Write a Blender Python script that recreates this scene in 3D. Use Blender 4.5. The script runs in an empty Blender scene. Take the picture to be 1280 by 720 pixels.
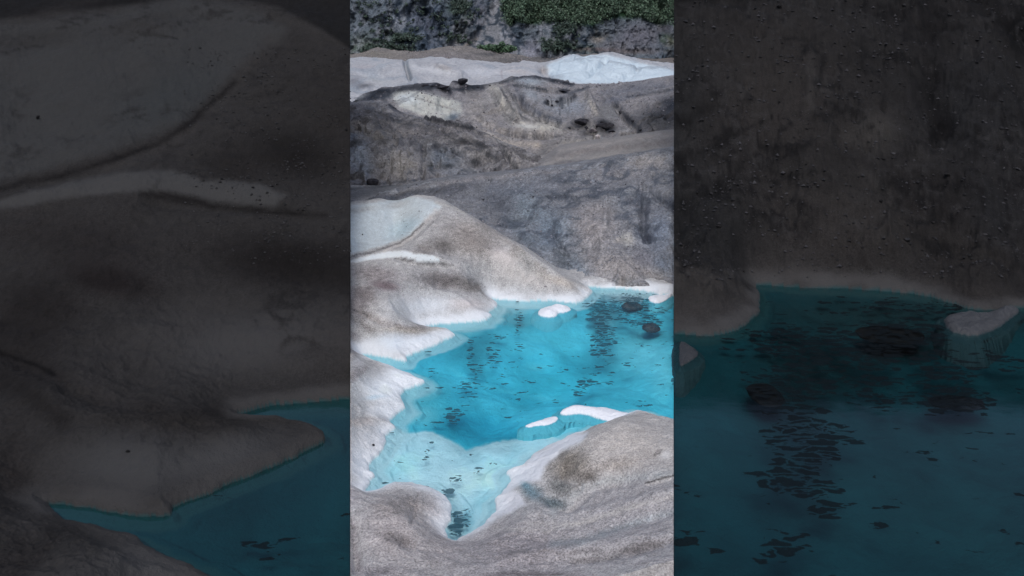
import bpy, math, random
import numpy as np
random.seed(7); rng = np.random.default_rng(11)
C = bpy.context.scene
COL = C.collection
F, HZ, H = 1000.0, 20.0, 6.0        # focal length in photo pixels, horizon row, eye height (m)
K, KX, KY = 3.168, 438.0, 246.4     # the flanking pools repeat the forms of the middle one, enlarged and dimmed

# ------------------------------------------------------------------ helpers
def w2p(X, Y, Z):
    return 640 + F*X/Y, HZ + F*(H-Z)/Y
def ptz(px, py, z):                  # world point seen at px,py and standing z high
    Y = F*(H-z)/(py-HZ); return ((px-640)*Y/F, Y, z)
def pty(px, py, Y):                  # world point seen at px,py at distance Y
    return ((px-640)*Y/F, Y, H-(py-HZ)*Y/F)
def side(p): return ((p[0]-KX)*K, (p[1]-KY)*K)
def sstep(a, b, x):
    t = np.clip((x-a)/(b-a), 0, 1); return t*t*(3-2*t)
def _hash(ix, iy, iz, seed):
    n = (ix*374761393 + iy*668265263 + iz*2147483647*3 + seed*974711) & 0xffffffff
    n = ((n ^ (n >> 13))*1274126177) & 0xffffffff
    n = ((n ^ (n >> 15))*2246822519) & 0xffffffff
    return ((n ^ (n >> 16)) & 0xffff)/65535.0
def vnoise(x, y, z=None, seed=0):
    if z is None: z = np.zeros_like(x)
    xi = np.floor(x).astype(np.int64); yi = np.floor(y).astype(np.int64); zi = np.floor(z).astype(np.int64)
    fx, fy, fz = x-xi, y-yi, z-zi
    fx = fx*fx*fx*(fx*(fx*6-15)+10); fy = fy*fy*fy*(fy*(fy*6-15)+10); fz = fz*fz*fz*(fz*(fz*6-15)+10)
    def h(a, b, c): return _hash(xi+a, yi+b, zi+c, seed)
    x00 = h(0,0,0)*(1-fx)+h(1,0,0)*fx; x10 = h(0,1,0)*(1-fx)+h(1,1,0)*fx
    r0 = x00*(1-fy)+x10*fy
    if np.any(fz > 0):
        x01 = h(0,0,1)*(1-fx)+h(1,0,1)*fx; x11 = h(0,1,1)*(1-fx)+h(1,1,1)*fx
        r0 = r0*(1-fz) + (x01*(1-fy)+x11*fy)*fz
    return r0*2-1
def fbm(x, y, z=None, o=5, seed=0, gain=.5, ridged=False):
    s = np.zeros_like(x, dtype=float); a = 1.0; t = 0; f = 1.0
    for k in range(o):
        c, sn = math.cos(.6*k+.3), math.sin(.6*k+.3)
        n = vnoise((x*c-y*sn)*f+17.3*k, (x*sn+y*c)*f-9.1*k, None if z is None else z*f, seed+k)
        if ridged: n = 1-2*np.abs(n)
        s += a*n; t += a; a *= gain; f *= 2.03
    return s/t
def seg_dist(x, y, pts, closed=False):
    """distance to a polyline and the fraction along it"""
    x = x.astype(np.float32); y = y.astype(np.float32); d = np.full(x.shape, 1e18, np.float32); P = list(pts)
    if closed: P = P+[P[0]]
    n = len(P)-1; tt = np.zeros_like(x)
    for i in range(n):
        ax, ay = P[i][:2]; bx, by = P[i+1][:2]
        ux, uy = bx-ax, by-ay; L = ux*ux+uy*uy+1e-12
        t = np.clip(((x-ax)*ux+(y-ay)*uy)/L, 0, 1)
        q = (x-ax-t*ux)**2+(y-ay-t*uy)**2
        m = q < d; d = np.where(m, q, d); tt = np.where(m, (i+t)/n, tt)
    return np.sqrt(d), tt
def inside(x, y, P):
    r = np.zeros(x.shape, bool); n = len(P)
    for i in range(n):
        ax, ay = P[i][:2]; bx, by = P[(i+1) % n][:2]
        if ay == by: continue
        c = ((ay > y) != (by > y)) & (x < (bx-ax)*(y-ay)/(by-ay)+ax)
        r ^= c
    return r
def sdf(x, y, P):                    # positive outside
    d, _ = seg_dist(x, y, P, True)
    return np.where(inside(x, y, P), -d, d)
def ground(P): return [ptz(a, b, 0)[:2] for a, b in P]
def s2l(c):
    c = np.asarray(c, float)/255.0
    return np.where(c <= .04045, c/12.92, ((c+.055)/1.055)**2.4)
def smooth_poly(P, it=1):
    for _ in range(it):
        Q = []
        for i in range(len(P)):
            a, b = P[i], P[(i+1) % len(P)]
            Q += [(a[0]*.78+b[0]*.22, a[1]*.78+b[1]*.22), (a[0]*.22+b[0]*.78, a[1]*.22+b[1]*.78)]
        P = Q
    return P

# colour patches: blob / stroke / area, colours in sRGB 0..255
def paint(px, py, base, feats, warp=4.0, fine=1.0, seed=3, con=1.0):
    wx = px+warp*fbm(px/14, py/11, o=4, seed=seed)+fine*vnoise(px/2.2, py/1.8, seed=seed+9)
    wy = py+warp*.7*fbm(px/14, py/11, o=4, seed=seed+31)+fine*.6*vnoise(px/2.2, py/1.8, seed=seed+19)
    col = np.empty(px.shape+(3,)); col[:] = base
    for f in feats:
        k = f[0]
        if k == 'b':
            _, x, y, rx, ry, ang, rgb, st = f
            c, s = math.cos(math.radians(ang)), math.sin(math.radians(ang))
            dx, dy = wx-x, wy-y
            u = (dx*c+dy*s)/rx; v = (-dx*s+dy*c)/ry
            m = st*np.exp(-(u*u+v*v)**1.3)
        elif k == 's':
            _, pts, w, rgb, st = f
            d, t = seg_dist(wx, wy, pts)
            m = st*np.exp(-(d/w)**2)*(.75+.25*vnoise(wx/7, wy/7, seed=5))
        else:
            _, pts, so, rgb, st = f
            m = st*sstep(so, -so, sdf(wx, wy, pts))
        m = np.clip(m, 0, 1)[..., None]
        col = col*(1-m)+np.asarray(rgb, float)*m
    b = np.asarray(base, float)
    return b+(col-b)*con
def relief(px, py, feats):           # ridges (+) and furrows (-): (points, width px, metres)
    h = np.zeros_like(px)
    for pts, w, a in feats:
        d, t = seg_dist(px, py, pts)
        h += a*np.exp(-(d/w)**2)*np.clip(6*np.minimum(t, 1-t)+.35, 0, 1)
    return h

def tag(o, label=None, cat=None, group=None, kind=None):
    if label: o['label'] = label
    if cat: o['category'] = cat
    if group: o['group'] = group
    if kind: o['kind'] = kind
    return o
def cracks(V, col, fx, fy, lo, hi, rgb, st, seed, px=None, area=None):
    # grit and shadowless dark rock laid open along seams of the ice, and pale seams the same way
    n = fbm(V[..., 0]*fx, V[..., 1]*fy+V[..., 2]*fy*1.7, V[..., 2]*fx*.8+40., o=4, seed=seed, ridged=True)
    m = sstep(lo, hi, n)*sstep(-.25, .25, fbm(V[..., 0]*fx*.3, V[..., 1]*fy*.3, o=3, seed=seed+1))*st
    if area is not None: m = m*area
    m = m[..., None]; return col*(1-m)+np.asarray(rgb, float)*m
def grid_mesh(name, V, mat, col=None, attrs=None, skirt=None, gain=1.0, tone=(-5.,0.,3.)):
    """V (rows, cols, 3) -> one smooth mesh, its rim carried down to the given height as solid flanks"""
    r, c = V.shape[:2]; extra = []
    if skirt is not None:
        def drop(E):
            E = E.copy(); E[..., 2] = skirt; return E
        V = np.concatenate([drop(V[:1]), V, drop(V[-1:])], 0)
        V = np.concatenate([drop(V[:, :1]), V, drop(V[:, -1:])], 1)
        def pad(A):
            A = np.concatenate([A[:1], A, A[-1:]], 0); return np.concatenate([A[:, :1], A, A[:, -1:]], 1)
        if col is not None: col = pad(col)
        if attrs: attrs = {k: pad(v) for k, v in attrs.items()}
        r, c = V.shape[:2]
    idx = np.arange(r*c).reshape(r, c)
    q = np.stack([idx[:-1, :-1], idx[:-1, 1:], idx[1:, 1:], idx[1:, :-1]], -1).reshape(-1, 4)
    me = bpy.data.meshes.new(name)
    me.vertices.add(r*c); me.vertices.foreach_set('co', V.reshape(-1).astype(np.float32))
    me.loops.add(q.size); me.polygons.add(len(q))
    me.loops.foreach_set('vertex_index', q.reshape(-1).astype(np.int32))
    me.polygons.foreach_set('loop_start', np.arange(0, q.size, 4, dtype=np.int32))
    me.polygons.foreach_set('use_smooth', np.ones(len(q), bool))
    me.update(calc_edges=True)
    if me.polygons[len(q)//2].normal.z < 0: me.flip_normals()
    if col is not None:
        a = me.attributes.new('Col', 'FLOAT_COLOR', 'POINT')
        L = np.ones((r*c, 4)); L[:, :3] = np.clip(s2l(np.clip(col+np.array(tone), 0, 255))*gain, 0, .86).reshape(-1, 3)
        a.data.foreach_set('color', L.reshape(-1).astype(np.float32))
    for k, v in (attrs or {}).items():
        a = me.attributes.new(k, 'FLOAT', 'POINT'); a.data.foreach_set('value', v.reshape(-1).astype(np.float32))
    me.materials.append(mat)
    o = bpy.data.objects.new(name, me); COL.objects.link(o)
    return o

# ------------------------------------------------------------------ materials
def nodes(name):
    m = bpy.data.materials.new(name); m.use_nodes = True
    t = m.node_tree; t.nodes.clear()
    out = t.nodes.new('ShaderNodeOutputMaterial')
    return m, t, out
def ice_mat(name, sc, bump=.02, lo=.62, hi=1.3, rough=.75, spec=.25, pits=.5):
    """grit-strewn ice: the mesh carries where grit lies, the nodes break it into grains"""
    m, t, out = nodes(name); N = t.nodes; L = t.links
    b = N.new('ShaderNodeBsdfPrincipled'); b.inputs['Roughness'].default_value = rough
    b.inputs['Specular IOR Level'].default_value = spec
    at = N.new('ShaderNodeAttribute'); at.attribute_name = 'Col'
    sp = N.new('ShaderNodeAttribute'); sp.attribute_name = 'spk'
    tc = N.new('ShaderNodeTexCoord')
    n1 = N.new('ShaderNodeTexNoise'); n1.inputs['Scale'].default_value = sc; n1.inputs['Detail'].default_value = 3; n1.inputs['Roughness'].default_value = .75
    n2 = N.new('ShaderNodeTexNoise'); n2.inputs['Scale'].default_value = sc*.17; n2.inputs['Detail'].default_value = 6; n2.inputs['Roughness'].default_value = .65
    n3 = N.new('ShaderNodeTexVoronoi'); n3.inputs['Scale'].default_value = sc*.35
    for n in (n1, n2, n3): L.new(tc.outputs['Object'], n.inputs['Vector'])
    r1 = N.new('ShaderNodeMapRange'); r1.inputs['From Min'].default_value = .3; r1.inputs['From Max'].default_value = .7
    r1.inputs['To Min'].default_value = lo; r1.inputs['To Max'].default_value = hi
    L.new(n1.outputs['Fac'], r1.inputs['Value'])
    r2 = N.new('ShaderNodeMapRange'); r2.inputs['From Min'].default_value = .3; r2.inputs['From Max'].default_value = .7
    r2.inputs['To Min'].default_value = .5+lo*.5; r2.inputs['To Max'].default_value = .5+hi*.5
    L.new(n2.outputs['Fac'], r2.inputs['Value'])
    r3 = N.new('ShaderNodeMapRange'); r3.inputs['From Min'].default_value = .08; r3.inputs['From Max'].default_value = .22
    r3.inputs['To Min'].default_value = 1-pits; r3.inputs['To Max'].default_value = 1
    L.new(n3.outputs['Distance'], r3.inputs['Value'])
    mu = N.new('ShaderNodeMath'); mu.operation = 'MULTIPLY'; L.new(r1.outputs[0], mu.inputs[0]); L.new(r2.outputs[0], mu.inputs[1])
    mv = N.new('ShaderNodeMath'); mv.operation = 'MULTIPLY'; L.new(mu.outputs[0], mv.inputs[0]); L.new(r3.outputs[0], mv.inputs[1])
    # strength by how much grit there is
    mx = N.new('ShaderNodeMix'); mx.data_type = 'FLOAT'; L.new(sp.outputs['Fac'], mx.inputs[0]); mx.inputs[2].default_value = 1.0; L.new(mv.outputs[0], mx.inputs[3])
    vm = N.new('ShaderNodeVectorMath'); vm.operation = 'SCALE'; L.new(at.outputs['Color'], vm.inputs[0]); L.new(mx.outputs[0], vm.inputs['Scale'])
    L.new(vm.outputs[0], b.inputs['Base Color'])
    ad = N.new('ShaderNodeMath'); ad.operation = 'MULTIPLY_ADD'; L.new(n2.outputs['Fac'], ad.inputs[0]); ad.inputs[1].default_value = 2.5; L.new(n1.outputs['Fac'], ad.inputs[2])
    bp = N.new('ShaderNodeBump'); bp.inputs['Strength'].default_value = .8; bp.inputs['Distance'].default_value = bump
    L.new(ad.outputs[0], bp.inputs['Height']); L.new(bp.outputs[0], b.inputs['Normal'])
    L.new(b.outputs[0], out.inputs['Surface'])
    return m
def rock_mat(name, rgb, sc, bump=.02, rough=.8):
    m, t, out = nodes(name); N = t.nodes; L = t.links
    b = N.new('ShaderNodeBsdfPrincipled'); b.inputs['Roughness'].default_value = rough; b.inputs['Specular IOR Level'].default_value = .12
    tc = N.new('ShaderNodeTexCoord')
    n = N.new('ShaderNodeTexNoise'); n.inputs['Scale'].default_value = sc; n.inputs['Detail'].default_value = 8
    L.new(tc.outputs['Object'], n.inputs['Vector'])
    cr = N.new('ShaderNodeValToRGB'); c = s2l(rgb)
    cr.color_ramp.elements[0].position = .32; cr.color_ramp.elements[0].color = (*(c*.5), 1)
    cr.color_ramp.elements[1].position = .7; cr.color_ramp.elements[1].color = (*np.clip(c*1.6, 0, .85), 1)
    L.new(n.outputs['Fac'], cr.inputs[0]); L.new(cr.outputs[0], b.inputs['Base Color'])
    bp = N.new('ShaderNodeBump'); bp.inputs['Strength'].default_value = .7; bp.inputs['Distance'].default_value = bump
    L.new(n.outputs['Fac'], bp.inputs['Height']); L.new(bp.outputs[0], b.inputs['Normal'])
    L.new(b.outputs[0], out.inputs['Surface']); return m
def water_mat(name, tint, refl_rgb, sc, rip=.004):
    m, t, out = nodes(name); N = t.nodes; L = t.links
    tc = N.new('ShaderNodeTexCoord')
    mp = N.new('ShaderNodeMapping'); mp.inputs['Scale'].default_value = (.5, 1.0, 1); mp.inputs['Rotation'].default_value = (0, 0, .12)
    L.new(tc.outputs['Object'], mp.inputs['Vector'])
    rn = N.new('ShaderNodeTexNoise'); rn.inputs['Scale'].default_value = 5; rn.inputs['Detail'].default_value = 4
    L.new(mp.outputs[0], rn.inputs['Vector'])
    bp = N.new('ShaderNodeBump'); bp.inputs['Strength'].default_value = .35; bp.inputs['Distance'].default_value = rip
    L.new(rn.outputs['Fac'], bp.inputs['Height'])
    tr = N.new('ShaderNodeBsdfTransparent'); tr.inputs['Color'].default_value = (*tint, 1)
    gl = N.new('ShaderNodeBsdfGlossy'); gl.inputs['Roughness'].default_value = .08; L.new(bp.outputs[0], gl.inputs['Normal'])
    fr = N.new('ShaderNodeFresnel'); fr.inputs['IOR'].default_value = 1.33; L.new(bp.outputs[0], fr.inputs['Normal'])
    mx = N.new('ShaderNodeMixShader'); L.new(fr.outputs[0], mx.inputs[0]); L.new(tr.outputs[0], mx.inputs[1]); L.new(gl.outputs[0], mx.inputs[2])
    # dark ripple reflections painted onto the surface as flecks
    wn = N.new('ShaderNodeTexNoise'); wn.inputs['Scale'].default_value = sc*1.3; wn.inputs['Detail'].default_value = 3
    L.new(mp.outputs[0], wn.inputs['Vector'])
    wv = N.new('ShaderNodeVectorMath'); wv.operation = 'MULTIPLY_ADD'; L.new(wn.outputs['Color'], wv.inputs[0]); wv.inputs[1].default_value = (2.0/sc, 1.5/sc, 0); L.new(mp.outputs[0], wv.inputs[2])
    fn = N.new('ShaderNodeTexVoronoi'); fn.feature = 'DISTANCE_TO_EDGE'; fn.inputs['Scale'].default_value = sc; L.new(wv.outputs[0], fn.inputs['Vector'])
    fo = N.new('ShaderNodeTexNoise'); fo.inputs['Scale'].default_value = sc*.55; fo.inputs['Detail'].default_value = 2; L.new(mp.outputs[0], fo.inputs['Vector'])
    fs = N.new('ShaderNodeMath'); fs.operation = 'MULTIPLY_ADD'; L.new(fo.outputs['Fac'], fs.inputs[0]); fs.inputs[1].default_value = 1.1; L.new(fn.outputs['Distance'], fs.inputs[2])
    at = N.new('ShaderNodeAttribute'); at.attribute_name = 'refl'
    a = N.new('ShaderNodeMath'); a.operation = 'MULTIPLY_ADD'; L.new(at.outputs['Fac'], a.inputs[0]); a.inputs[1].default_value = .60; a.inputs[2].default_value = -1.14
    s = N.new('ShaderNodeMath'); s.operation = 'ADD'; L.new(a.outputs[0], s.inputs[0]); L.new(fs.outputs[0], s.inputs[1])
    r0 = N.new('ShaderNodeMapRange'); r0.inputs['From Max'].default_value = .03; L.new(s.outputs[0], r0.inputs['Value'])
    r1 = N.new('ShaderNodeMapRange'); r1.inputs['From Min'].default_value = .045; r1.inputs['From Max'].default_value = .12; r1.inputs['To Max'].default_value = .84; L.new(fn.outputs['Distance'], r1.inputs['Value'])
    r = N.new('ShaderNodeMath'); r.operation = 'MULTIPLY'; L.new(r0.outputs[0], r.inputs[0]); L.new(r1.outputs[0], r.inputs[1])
    df = N.new('ShaderNodeBsdfPrincipled'); df.inputs['Base Color'].default_value = (*refl_rgb, 1); df.inputs['Roughness'].default_value = .6; df.inputs['Specular IOR Level'].default_value = .08
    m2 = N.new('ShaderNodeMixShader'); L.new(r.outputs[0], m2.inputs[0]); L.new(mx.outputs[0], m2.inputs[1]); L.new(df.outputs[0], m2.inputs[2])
    L.new(m2.outputs[0], out.inputs['Surface']); return m

# ------------------------------------------------------------------ traced forms (photo pixels)
POOL = [(453,444),(475,447),(492,450),(505,451),(507,446),(520,441),(545,431),(560,424),(567,419),(560,414),(546,412),(530,411),
 (540,407.5),(548,406),(573,404),(594,403),(608,401),(614,395),(608,392.5),(612,389),(621,384),(622,379),(616,374),(622,375),(642,376),
 (650,377),(670,376),(688,376),(705,378),(720,379.5),(731,376),(737,370),(738,364),(735,359),(743,359),(751,360),(768,360),(784,361),
 (803,363),(814,366),(822,369),(832,368.5),(842,368),(875,367),(905,390),(905,560),(842,531),(823,523),(808,518),(795,516),(785,518.5),(763,528),
 (748,533),(735,541),(720,544),(707,547),(692,556),(682,562),(666,570),(655,583),(640,587),(632,591),(640,602),(631,614),(621,626),(621,642),
 (604,659),(588,669),(570,677),(560,673),(557,662),(566,650),(565,634),(552,619),(534,611),(512,607),(493,607),(474,614),(457,617),
 (460,606),(466,595),(465,581),(474,566),(485,553),(484,545),(494,535),(488,526),(497,517),(505,510),(500,495),(505,488),(516,484),(528,478),
 (519,473),(510,469),(498,464),(490,459),(475,454),(463,452)]
SHELF = [(470,520),(494,533),(507,541),(522,538),(538,538),(555,546),(570,555),(585,562),(595,558),(605,556),(620,552),(633,549),(655,548),(690,544),(760,560),(760,700),(440,700),(440,560)]
POOLS = [side(p) for p in POOL]

WHITE = (222,225,233)
FA = [ # ice and grit round the pool and on the hill above it
 ('p', [(430,256),(480,252),(512,245),(540,250),(552,257),(545,266),(530,276),(512,294),(482,307),(430,322)], 3.2, (186,191,198), .92), ('b', 450,262,20,4,-6,(160,156,158),.6), ('b', 495,256,16,4,-10,(166,162,164),.5),
 ('b', 505,285,22,10,-25, (168,184,196), .6),
 ('s', [(438,320),(480,309),(510,298),(530,280),(545,266)], 2.2, (150,143,143), .6),
 ('s', [(545,262),(530,281),(510,300),(480,313)], 3, (188,181,182), .7),
 ('b', 590,300,40,22,25, (146,137,136), .9), ('b', 553,307,18,9,15, (112,105,106), .85), ('b', 530,312,14,8,0, (130,122,122), .7),
 ('s', [(545,252),(565,259),(580,266)], 2.2, (176,171,170), .8),
 ('s', [(600,280),(640,305),(680,338)], 4, (150,141,139), .6),
 ('b', 630,322,20,12,20, (196,187,188), .9), ('b', 655,345,35,12,15, (188,180,180), .8), ('s', [(640,315),(680,345)], 5, (150,142,140), .5),
 ('b', 700,352,25,6,20, (178,168,164), .8),
 ('s', [(438,321),(462,315.5),(480,310.5),(498,304),(512,296),(522,287),(531,279)], 1.1, (92,88,92), .8),
 ('p', [(430,328),(450,321.5),(470,317),(485,314.5),(500,313.5),(520,316.5),(541,318.5),(552,323.5),(546,328),(525,326),(500,322),(480,322.5),(458,325.5),(440,329)], 1.2, (204,206,212), 1),
 ('s', [(495,323),(520,327),(545,330),(566,331)], 1.3, (92,87,90), .85),
 ('b', 470,343,30,10,8, (146,137,140), .85), ('b', 555,350,34,10,6, (112,105,108), .95), ('b', 590,358,22,7,10, (124,117,118), .9), ('b', 480,357,18,6,8, (122,108,113), .9),
 ('b', 445,380,18,20,20, (134,126,129), .9), ('b', 455,366,16,9,10, (128,119,122), .8),
 ('s', [(438,385),(452,390),(475,402),(500,409),(530,411)], 4, (138,129,130), .8), ('s', [(438,396),(450,402),(462,412)], 5, (116,109,111), .7),
 ('b', 505,413,28,4,3, (158,148,143), .85), ('b', 545,412,14,2,0, (165,155,148), .6),
 ('s', [(438,385.5),(450,389),(460,394)], 1, (70,66,70), .8),
 ('b', 535,382,40,14,-5, (206,207,215), .8), ('b', 505,375,25,8,-20, (190,187,192), .6), ('b', 585,380,22,9,0, (196,187,190), .7), ('b', 480,400,14,6,30,(182,176,178),.7),
 ('b', 490,430,32,13,0, (205,210,221), .9), ('b', 530,425,25,8,-15, (212,216,226), .8),
 ('b', 442,432,9,18,0, (160,150,150), .85), ('b', 448,452,8,6,0,(190,186,190),.7),
 ('b', 443,468,14,7,-35, (152,144,146), .85), ('s', [(438,478),(452,468),(458,458)], 2.5, (140,132,134), .7),
 ('b', 485,487,34,20,0, (224,226,233), .98), ('b', 500,470,22,11,20, (224,226,233), .95), ('b', 470,515,16,8,0, (216,216,222), .7), ('b', 468,497,12,3,-10,(190,202,214),.8),
 ('b', 450,528,22,5,-2, (176,166,165), .85), ('b', 455,565,22,30,0, (204,202,208), .85), ('b', 440,620,14,12,0, (178,170,174), .8),
 # near left mound
 ('b', 490,665,45,50,0, (172,163,165), 1), ('b', 550,680,40,40,0, (168,160,162), 1), ('b', 505,632,35,12,0, (150,141,141), .8), ('b', 505,676,10,6,20, (122,114,116), .8), ('b', 490,672,22,8,15, (140,132,134), .6),
 ('b', 545,640,12,22,-15, (186,178,182), .7), ('s', [(522,617),(520,640),(513,652)], 1.2, (132,124,126), .8),
 ('s', [(440,650),(444,690),(450,712)], 4, (140,132,136), .7), ('b', 470,714,50,8,0, (150,142,146), .7),
 # near right mound
 ('b', 790,560,70,45,0, (182,174,173), 1), ('b', 790,650,95,60,0, (164,158,162), 1), ('b', 650,690,80,40,0, (158,150,154), 1),
 ('b', 712,582,26,22,-25, (132,123,119), .9), ('b', 734,596,12,9,0, (112,104,103), .7), ('b', 700,610,16,10,10, (118,116,118), .8), ('b', 770,580,35,8,-10, (160,150,147), .6),
 ('s', [(690,640),(730,610),(760,600),(842,592)], 6, (172,173,177), .6), ('s', [(660,655),(720,655),(770,640),(842,620)], 3.5, (180,173,173), .7),
 ('s', [(690,680),(730,676),(790,655),(842,640)], 5, (150,155,162), .6), ('s', [(620,660),(680,664),(740,650),(800,630)], 3, (176,170,170), .6),
 ('s', [(640,690),(720,690),(790,690),(842,676)], 4, (132,125,128), .6), ('b', 800,685,28,7,-15, (124,117,120), .8), ('b', 745,700,35,4,-6, (128,121,124), .7),
 ('s', [(560,712),(700,712),(842,700)], 3, (168,161,165), .6), ('b', 660,718,60,4,0, (124,116,120), .8),
 ('s', [(807,604),(822,599),(842,595)], 1.2, (80,74,76), .9), ('b', 832,568,9,6,0, (200,195,196), .9), ('b',822,566,6,3,-20,(134,126,126),.7),
 ('p', [(628,592),(640,585),(656,581),(668,568),(684,560),(707,545),(735,540),(728,552),(700,566),(684,580),(676,600),(660,603),(640,604)], 4, (216,215,223), .9),
 ('p', [(632,617),(640,613),(652,616),(658,630),(640,640),(625,645),(620,640),(622,627)], 4, (210,208,216), .85),
 ('b', 470,239,60,7,-8,(112,110,116),.9), ('s',[(438,236),(480,232),(520,228)],2,(80,78,84),.8),
 ('b', 665,615,14,8,30, (112,128,140), .85), ('b', 690,628,16,6,15, (96,104,112), .8), ('b', 655,606,8,4,20,(120,150,165),.7),
]
RA = [ # relief of the same ground
 ([(545,252),(565,260),(600,285),(650,316),(700,352),(730,362)], 7, .10),
 ([(438,322),(480,310),(512,297),(530,280),(548,262)], 5, -.10), ([(438,327),(480,318),(520,320),(560,328)], 4.5, .10), ([(495,325),(530,329),(566,332)], 2.5, -.10),
 ([(500,283),(470,290),(438,297)], 16, -.16), ([(553,307),(600,320)], 9, -.10), ([(620,318),(660,345)], 12, .12),
 ([(540,350),(600,360)], 8, -.12), ([(438,386),(475,402),(505,410)], 3.5, -.06), ([(438,393),(470,409),(520,413)], 4, .05),
 ([(470,380),(540,380),(600,384)], 9, .10),
 ([(438,520),(488,521)], 3, -.05),
 ([(440,645),(446,712)], 7, -.08), ([(522,617),(514,655)], 3, -.03), ([(500,672),(520,680)], 9, -.05),
 ([(680,615),(710,630),(740,600),(800,590)], 10, -.12), ([(650,640),(720,648),(780,632),(842,612)], 9, .05),
 ([(640,668),(720,672),(790,652),(842,634)], 8, -.05), ([(620,700),(720,690),(842,664)], 8, .05), ([(700,702),(790,688),(842,672)], 5, -.06),
 ([(807,604),(842,595)], 2.2, -.04), ([(730,555),(790,530)], 12, .04), ([(700,590),(730,598)], 8, -.08),
]
FB = [ # dark debris slope above the far shore
 ('b', 640,238,60,12,-5, (112,112,120), .9), ('b', 560,238,45,9,-12, (104,102,108), .9), ('s', [(438,257),(480,245),(540,231),(600,222),(700,214)], 3, (142,136,138), .8),
 ('s', [(470,252),(520,240),(580,234)], 4, (84,82,88), .8),
 ('b', 780,215,70,14,-8, (128,124,128), .8), ('b', 820,200,40,8,-8, (150,143,142), .7), ('b', 700,225,30,8,0,(108,108,116),.7),
 ('b', 660,262,26,20,20, (118,124,133), .9), ('b', 625,255,20,12,30, (92,92,100), .8), ('b', 690,290,22,26,30, (116,124,136), .85), ('b', 655,295,20,10,45, (96,102,112), .7),
 ('b', 720,335,20,16,40, (108,114,124), .85), ('b', 700,325,14,8,50,(92,94,100),.7), ('b', 640,280,14,7,40,(84,88,96),.6),
 ('b', 745,285,26,30,10, (150,142,142), .85), ('b', 770,335,40,20,10, (154,146,145), .85), ('b', 740,265,20,10,0,(136,130,132),.7),
 ('b', 784,298,9,9,0, (178,172,168), .85), ('b', 772,300,8,4,0, (160,153,151), .8), ('s', [(757,268),(758,290)], 1.8, (168,162,162), .7),
 ('s', [(778,312),(786,322)], 2, (170,164,162), .6), ('s', [(755,302),(775,309),(783,311)], 1.2, (110,106,112), .8), ('s', [(772,338),(782,354)], 1, (112,106,106), .8),
 ('b', 782,248,16,16,0, (126,126,132), .8), ('b', 795,255,18,5,20, (98,96,104), .7), ('s', [(801,222),(802,240),(799,255)], 1.6, (152,147,150), .8),
 ('b', 825,290,22,24,0, (116,120,132), .8), ('b', 830,330,16,14,0, (112,116,128), .8), ('b', 805,325,16,12,50, (106,102,108), .8), ('b', 820,345,26,9,25, (132,125,124), .7),
 ('s', [(802,240),(806,262),(804,285),(812,300)], 4, (82,82,92), .8), ('b', 805,304,7,5,-40, (168,166,170), .7), ('b', 808,300,4,7,30,(62,62,72),.8), ('s',[(822,303),(842,298)],1.8,(140,140,148),.7),
 ('s', [(815,240),(842,262)], 4, (72,72,80), .7), ('b', 842,258,6,10,0, (46,46,54), .8),
 ('s', [(658,262),(680,249),(700,246),(745,246)], 2, (80,80,88), .75), ('s', [(438+240,262),(692,247)], 1.6, (66,66,74), .6),
 ('s', [(690,262),(693,290),(700,308),(720,320)], 1.8, (84,86,94), .7), ('s', [(696,300),(712,292),(722,288)], 1.6, (84,86,94), .7), ('s', [(700,310),(716,306),(726,300)], 1.6, (86,88,96), .7), ('s', [(716,322),(732,312)], 1.6, (90,92,100), .6),
 ('b', 760,356,36,3.5,2, (202,200,206), .85), ('b', 748,350,18,7,5, (168,162,164), .6), ('b', 825,362,22,4,10,(150,142,142),.7),
 ('s', [(640,302),(670,330),(700,350),(728,362)], 3, (84,82,86), .7),
]
RB = [
 ([(690,262),(694,292),(706,312),(724,322)], 3, -.10), ([(655,262),(685,248),(745,247)], 3, -.10), ([(600,250),(650,262),(690,300),(720,345)], 12, -.12),
 ([(696,301),(712,293),(724,288)], 2, -.07), ([(700,296),(716,286)], 2.6, .07), ([(700,311),(716,306),(728,299)], 2, -.06), ([(716,322),(734,312)], 2, -.05),
 ([(758,262),(757,300)], 4, .08), ([(801,220),(800,258)], 3, .08), ([(806,245),(804,285),(812,302)], 5, -.20), ([(784,292),(784,305)], 7, .08),
 ([(780,320),(820,348)], 9, -.12), ([(740,270),(770,330),(790,355)], 16, .18), ([(830,270),(825,330)], 10, .14), ([(815,240),(842,262)], 4, -.12),
 ([(640,235),(760,225),(842,215)], 8, -.08), ([(660,270),(700,320)], 9, .08), ([(772,338),(782,354)], 1.6, -.03),
]
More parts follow.
